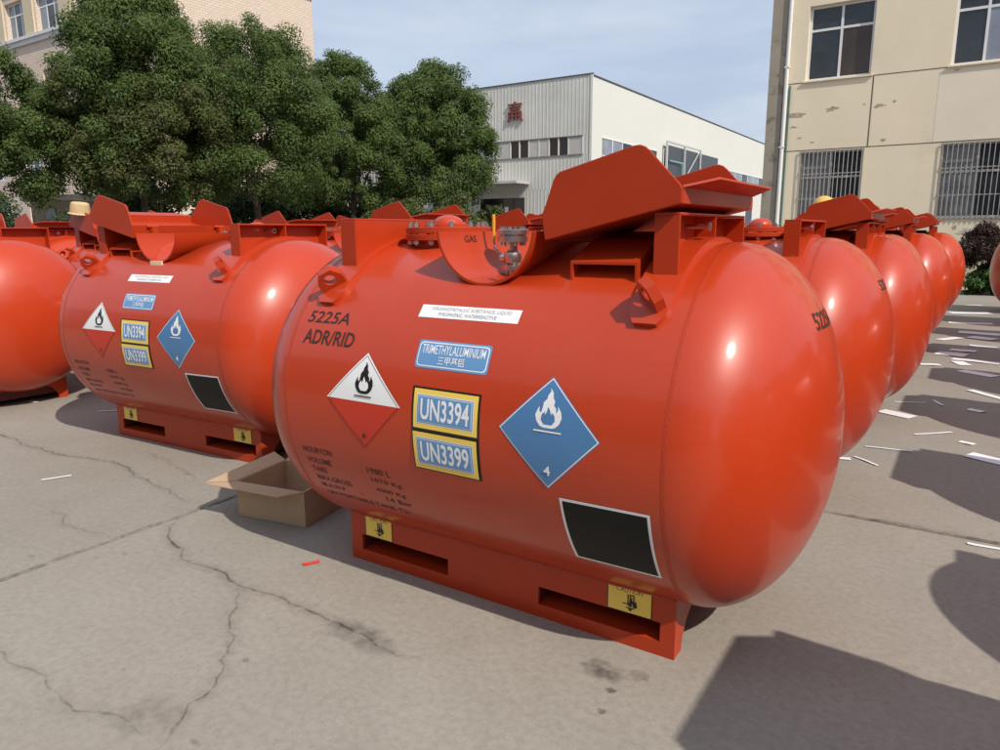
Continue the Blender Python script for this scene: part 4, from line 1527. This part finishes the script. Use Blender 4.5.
shrub('juniper_bush', 'dark feathery evergreen bush below the leftmost tree', 'bush', [(-13.6, 4.4, 1.2, 0.85), (-13.1, 4.9, 1.1, 0.75), (-14.1, 4.0, 1.2, 0.8)], 16000, 0.07, LEAFD, 31)
shrub('olive_shrub', 'pale olive shrub under the rightmost tree', 'bush', [(-11.6, 14.0, 1.4, 0.95), (-11.0, 14.4, 1.6, 0.85), (-12.4, 13.6, 1.4, 0.9)], 20000, 0.09, LEAF2, 32)
shrub('green_shrub', 'small bright green shrub before the warehouse front', 'bush', [(-11.0, 18.5, 1.35, 0.5), (-10.5, 18.9, 1.3, 0.45)], 6000, 0.10, LEAFG, 33)
shrub('thin_plant', 'loose thin sapling beside the warehouse door', 'bush', [(-11.9, 17.6, 1.75, 0.45)], 1500, 0.10, LEAF2, 34)
for k, (x, y, z, r) in enumerate([(-18.0, 8.6, 1.5, 1.35), (-17.6, 11.2, 1.6, 1.5), (-17.3, 13.4, 1.6, 1.5), (-17.2, 16.0, 1.6, 1.5), (-16.8, 18.6, 1.5, 1.4), (-17.2, 20.6, 1.5, 1.4)]):
    shrub('hedge_bush', 'dark shaded bush under the trees, %s from the left' % NTH[k], 'bush', [(x, y, z, r), (x + 0.4, y + 0.9, z - 0.2, r * 0.9)], 16000, 0.12, LEAFD, 40 + k, 'dark bushes under the trees')
shrub('purple_hedge', 'rounded dark purple hedge below the barred window at right', 'hedge', [(1.55, 16.5, 0.80, 0.55), (2.2, 16.5, 0.82, 0.55), (1.85, 16.4, 0.62, 0.55)], 42000, 0.055, LEAFP, 51)
shrub('green_undergrowth', 'low bright green plants at the foot of the purple hedge', 'plants', [(1.5, 16.0, 0.22, 0.30), (1.95, 16.0, 0.25, 0.32), (2.4, 16.0, 0.22, 0.30)], 6000, 0.07, LEAFG, 52)
shrub('green_bush', 'green bush continuing the hedge beyond the right edge', 'hedge', [(3.2, 16.5, 0.75, 0.55), (3.9, 16.5, 0.75, 0.55)], 9000, 0.07, LEAFG, 53)

# ------------------------------------------------------------------ CARDBOARD BOX
CARD = mat('cardboard', (0.46, 0.32, 0.20), rough=0.85, vary=0.06, vscale=14)
CARDI = mat('cardboard_inside', (0.33, 0.22, 0.135), rough=0.9, vary=0.06, vscale=10)
bxr = empty('cardboard_box', (-1.496, -0.296, 0.0), math.radians(10.1))
tag(bxr, 'open brown cardboard box on the ground by the skid of the largest tank', 'box')
W_, D_, H_, e = 0.398, 0.36, 0.175, 0.005
m_ = MB()
m_.box(0, W_, 0, e, 0.002, H_)
m_.box(0, W_, D_ - e, D_, 0.002, H_)
m_.box(0, e, e, D_ - e, 0.002, H_)
m_.box(W_ - e, W_, e, D_ - e, 0.002, H_)
m_.box(e, W_ - e, e, D_ - e, 0.002, 0.007)
ob('carton', m_.mesh('carton', CARD), bxr)


def flap(name, p, q, r, s_):
    p, q, r, s_ = map(Vector, (p, q, r, s_))
    n_ = (q - p).cross(s_ - p).normalized() * 0.004
    ob(name, MB().add([p, q, r, s_, p + n_, q + n_, r + n_, s_ + n_], [(3, 2, 1, 0), (4, 5, 6, 7), (0, 1, 5, 4), (1, 2, 6, 5), (2, 3, 7, 6), (3, 0, 4, 7)]).mesh(name, CARD), bxr)


flap('flap', (0.001, -0.001, H_ + 0.001), (W_ - 0.001, -0.001, H_ + 0.001), (0.335, -0.105, H_ + 0.006), (-0.105, -0.092, H_ + 0.006))
flap('flap', (-0.001, D_, H_ + 0.002), (-0.001, 0.0, H_ + 0.003), (-0.105, -0.088, H_ + 0.012), (-0.088, D_ + 0.02, H_ + 0.030))
flap('flap', (W_ - 0.006, 0.006, H_ - 0.001), (W_ - 0.006, D_ - 0.006, H_ - 0.001), (W_ - 0.03, D_ - 0.01, H_ - 0.15), (W_ - 0.03, 0.01, H_ - 0.15))
flap('flap', (W_, D_ + 0.001, H_), (0, D_ + 0.001, H_), (0.01, D_ + 0.11, H_ + 0.05), (W_ - 0.01, D_ + 0.11, H_ + 0.05))

# ------------------------------------------------------------------ LITTER
PAPER = mat('white_paper', (0.80, 0.80, 0.82), rough=0.6, vary=0.04, vscale=8)
REDT = mat('red_tape', (0.75, 0.06, 0.03), rough=0.4)


def scrap(name, p, q, w, label, cat='paper', M=PAPER, group=None, seed=0, lift=0.012):
    r_ = random.Random(seed)
    p, q = Vector((p[0], p[1], 0)), Vector((q[0], q[1], 0))
    d = q - p
    nrm = Vector((-d.y, d.x, 0)).normalized() * (w / 2)
    n_ = 6
    vs, fs = [], []
    ph = r_.uniform(0, 6)
    for i in range(n_ + 1):
        c = p + d * (i / n_)
        j = r_.uniform(-0.03, 0.03)
        z = 0.004 + lift * max(0, math.sin(ph + i * 0.7)) * 0.16
        vs += [c + nrm * (1 + j) + Vector((0, 0, z)), c - nrm * (1 - j) + Vector((0, 0, z + lift * 0.04 * r_.random()))]
    for i in range(n_):
        fs.append((2 * i, 2 * i + 2, 2 * i + 3, 2 * i + 1))
    me = MB().add(vs, fs).mesh(name, M)
    o = ob(name, me)
    md = o.modifiers.new('thickness', 'SOLIDIFY')
    md.thickness = 0.0012
    md.offset = 1
    return tag(o, label, cat, group)


GP = 'white paper scraps on the concrete aisle'
scrap('paper_strip', (0.92, 2.57), (1.18, 2.61), 0.018, 'thin white strip beside the head of the tank behind the front one', group=GP, seed=1)
scrap('paper_strip', (0.89, 2.31), (1.03, 2.19), 0.018, 'short slanting white strip just under the second right-row tank head', group=GP, seed=2)
scrap('paper_scrap', (0.78, 2.22), (0.88, 2.24), 0.05, 'small white scrap half under the second right-row tank head', group=GP, seed=3)
scrap('paper_sheet', (0.90, 3.66), (1.12, 3.56), 0.13, 'white paper sheet below the third right-row tank head', group=GP, seed=4)
scrap('paper_strip', (1.16, 3.05), (1.37, 3.24), 0.022, 'lone thin white strip in the sunlit gap between two shadows', group=GP, seed=5)
scrap('paper_scrap', (1.42, 3.02), (1.50, 2.98), 0.05, 'tiny white scrap right of the lone thin strip', group=GP, seed=6)
scrap('paper_sheet', (1.47, 2.72), (1.78, 2.58), 0.13, 'broad white paper band at the right edge in the shadow', group=GP, seed=7)
scrap('paper_sheet', (1.46, 4.86), (1.72, 4.58), 0.07, 'slanting white sheet at the right edge above the long shadow', group=GP, seed=8)
scrap('paper_strip', (0.96, 4.05), (1.17, 4.14), 0.02, 'thin white strip beside the third right-row tank, in shadow', group=GP, seed=9)
scrap('paper_strip', (1.22, 4.26), (1.29, 4.10), 0.025, 'short tilted white strip in the middle of the shadow', group=GP, seed=10)
scrap('crumpled_paper', (1.46, 4.06), (1.56, 4.02), 0.08, 'small crumpled white paper in the shadow at right', group=GP, seed=11, lift=0.04)
scrap('paper_sheet', (1.38, 5.87), (1.66, 5.68), 0.15, 'white rectangle of paper on the fourth shadow back', group=GP, seed=12)
NTHX = ['nearest', 'second nearest', 'third nearest', 'fourth nearest', 'fifth nearest', 'sixth nearest', 'seventh nearest', 'eighth nearest', 'ninth nearest', 'tenth nearest', 'eleventh nearest', 'farthest']
far = [((1.02, 6.05), (1.20, 6.10), 0.10), ((1.33, 6.42), (1.42, 6.22), 0.12), ((1.29, 6.59), (1.71, 6.50), 0.14), ((1.13, 6.95), (1.41, 6.89), 0.25), ((1.25, 7.3), (1.5, 7.25), 0.15),
       ((1.43, 7.75), (1.70, 7.7), 0.14), ((1.11, 8.10), (1.33, 8.43), 0.12), ((1.43, 8.60), (1.70, 8.45), 0.22), ((1.30, 9.03), (1.76, 9.01), 0.25), ((1.15, 10.2), (1.7, 10.25), 0.22), ((1.13, 11.7), (1.69, 11.9), 0.25), ((1.35, 13.2), (1.6, 13.3), 0.2)]
for k, (p, q, w) in enumerate(far):
    scrap('paper_sheet', p, q, w, '%s of the white sheets littering the far end of the aisle' % NTHX[k], group=GP, seed=20 + k, lift=0.02)
scrap('paper_strip', (-2.86, -0.56), (-2.80, -0.43), 0.018, 'small white strip on the sunlit concrete at left', group=GP, seed=41)
scrap('paper_strip', (-4.18, 0.46), (-4.06, 0.58), 0.018, 'white strip in the shadow left of the middle tank skid', group=GP, seed=42)
scrap('paper_scrap', (-5.0, 0.35), (-4.92, 0.36), 0.04, 'white scrap by the skid of the tank at the left edge', group=GP, seed=43)
scrap('paper_strip', (1.48, 1.21), (1.64, 1.22), 0.022, 'white strip on the slab joint at the right edge', group=GP, seed=44)
scrap('tape_scrap', (-0.82, -0.50), (-0.785, -0.44), 0.022, 'short scrap of red tape on the concrete before the largest tank', 'tape', REDT, seed=45)
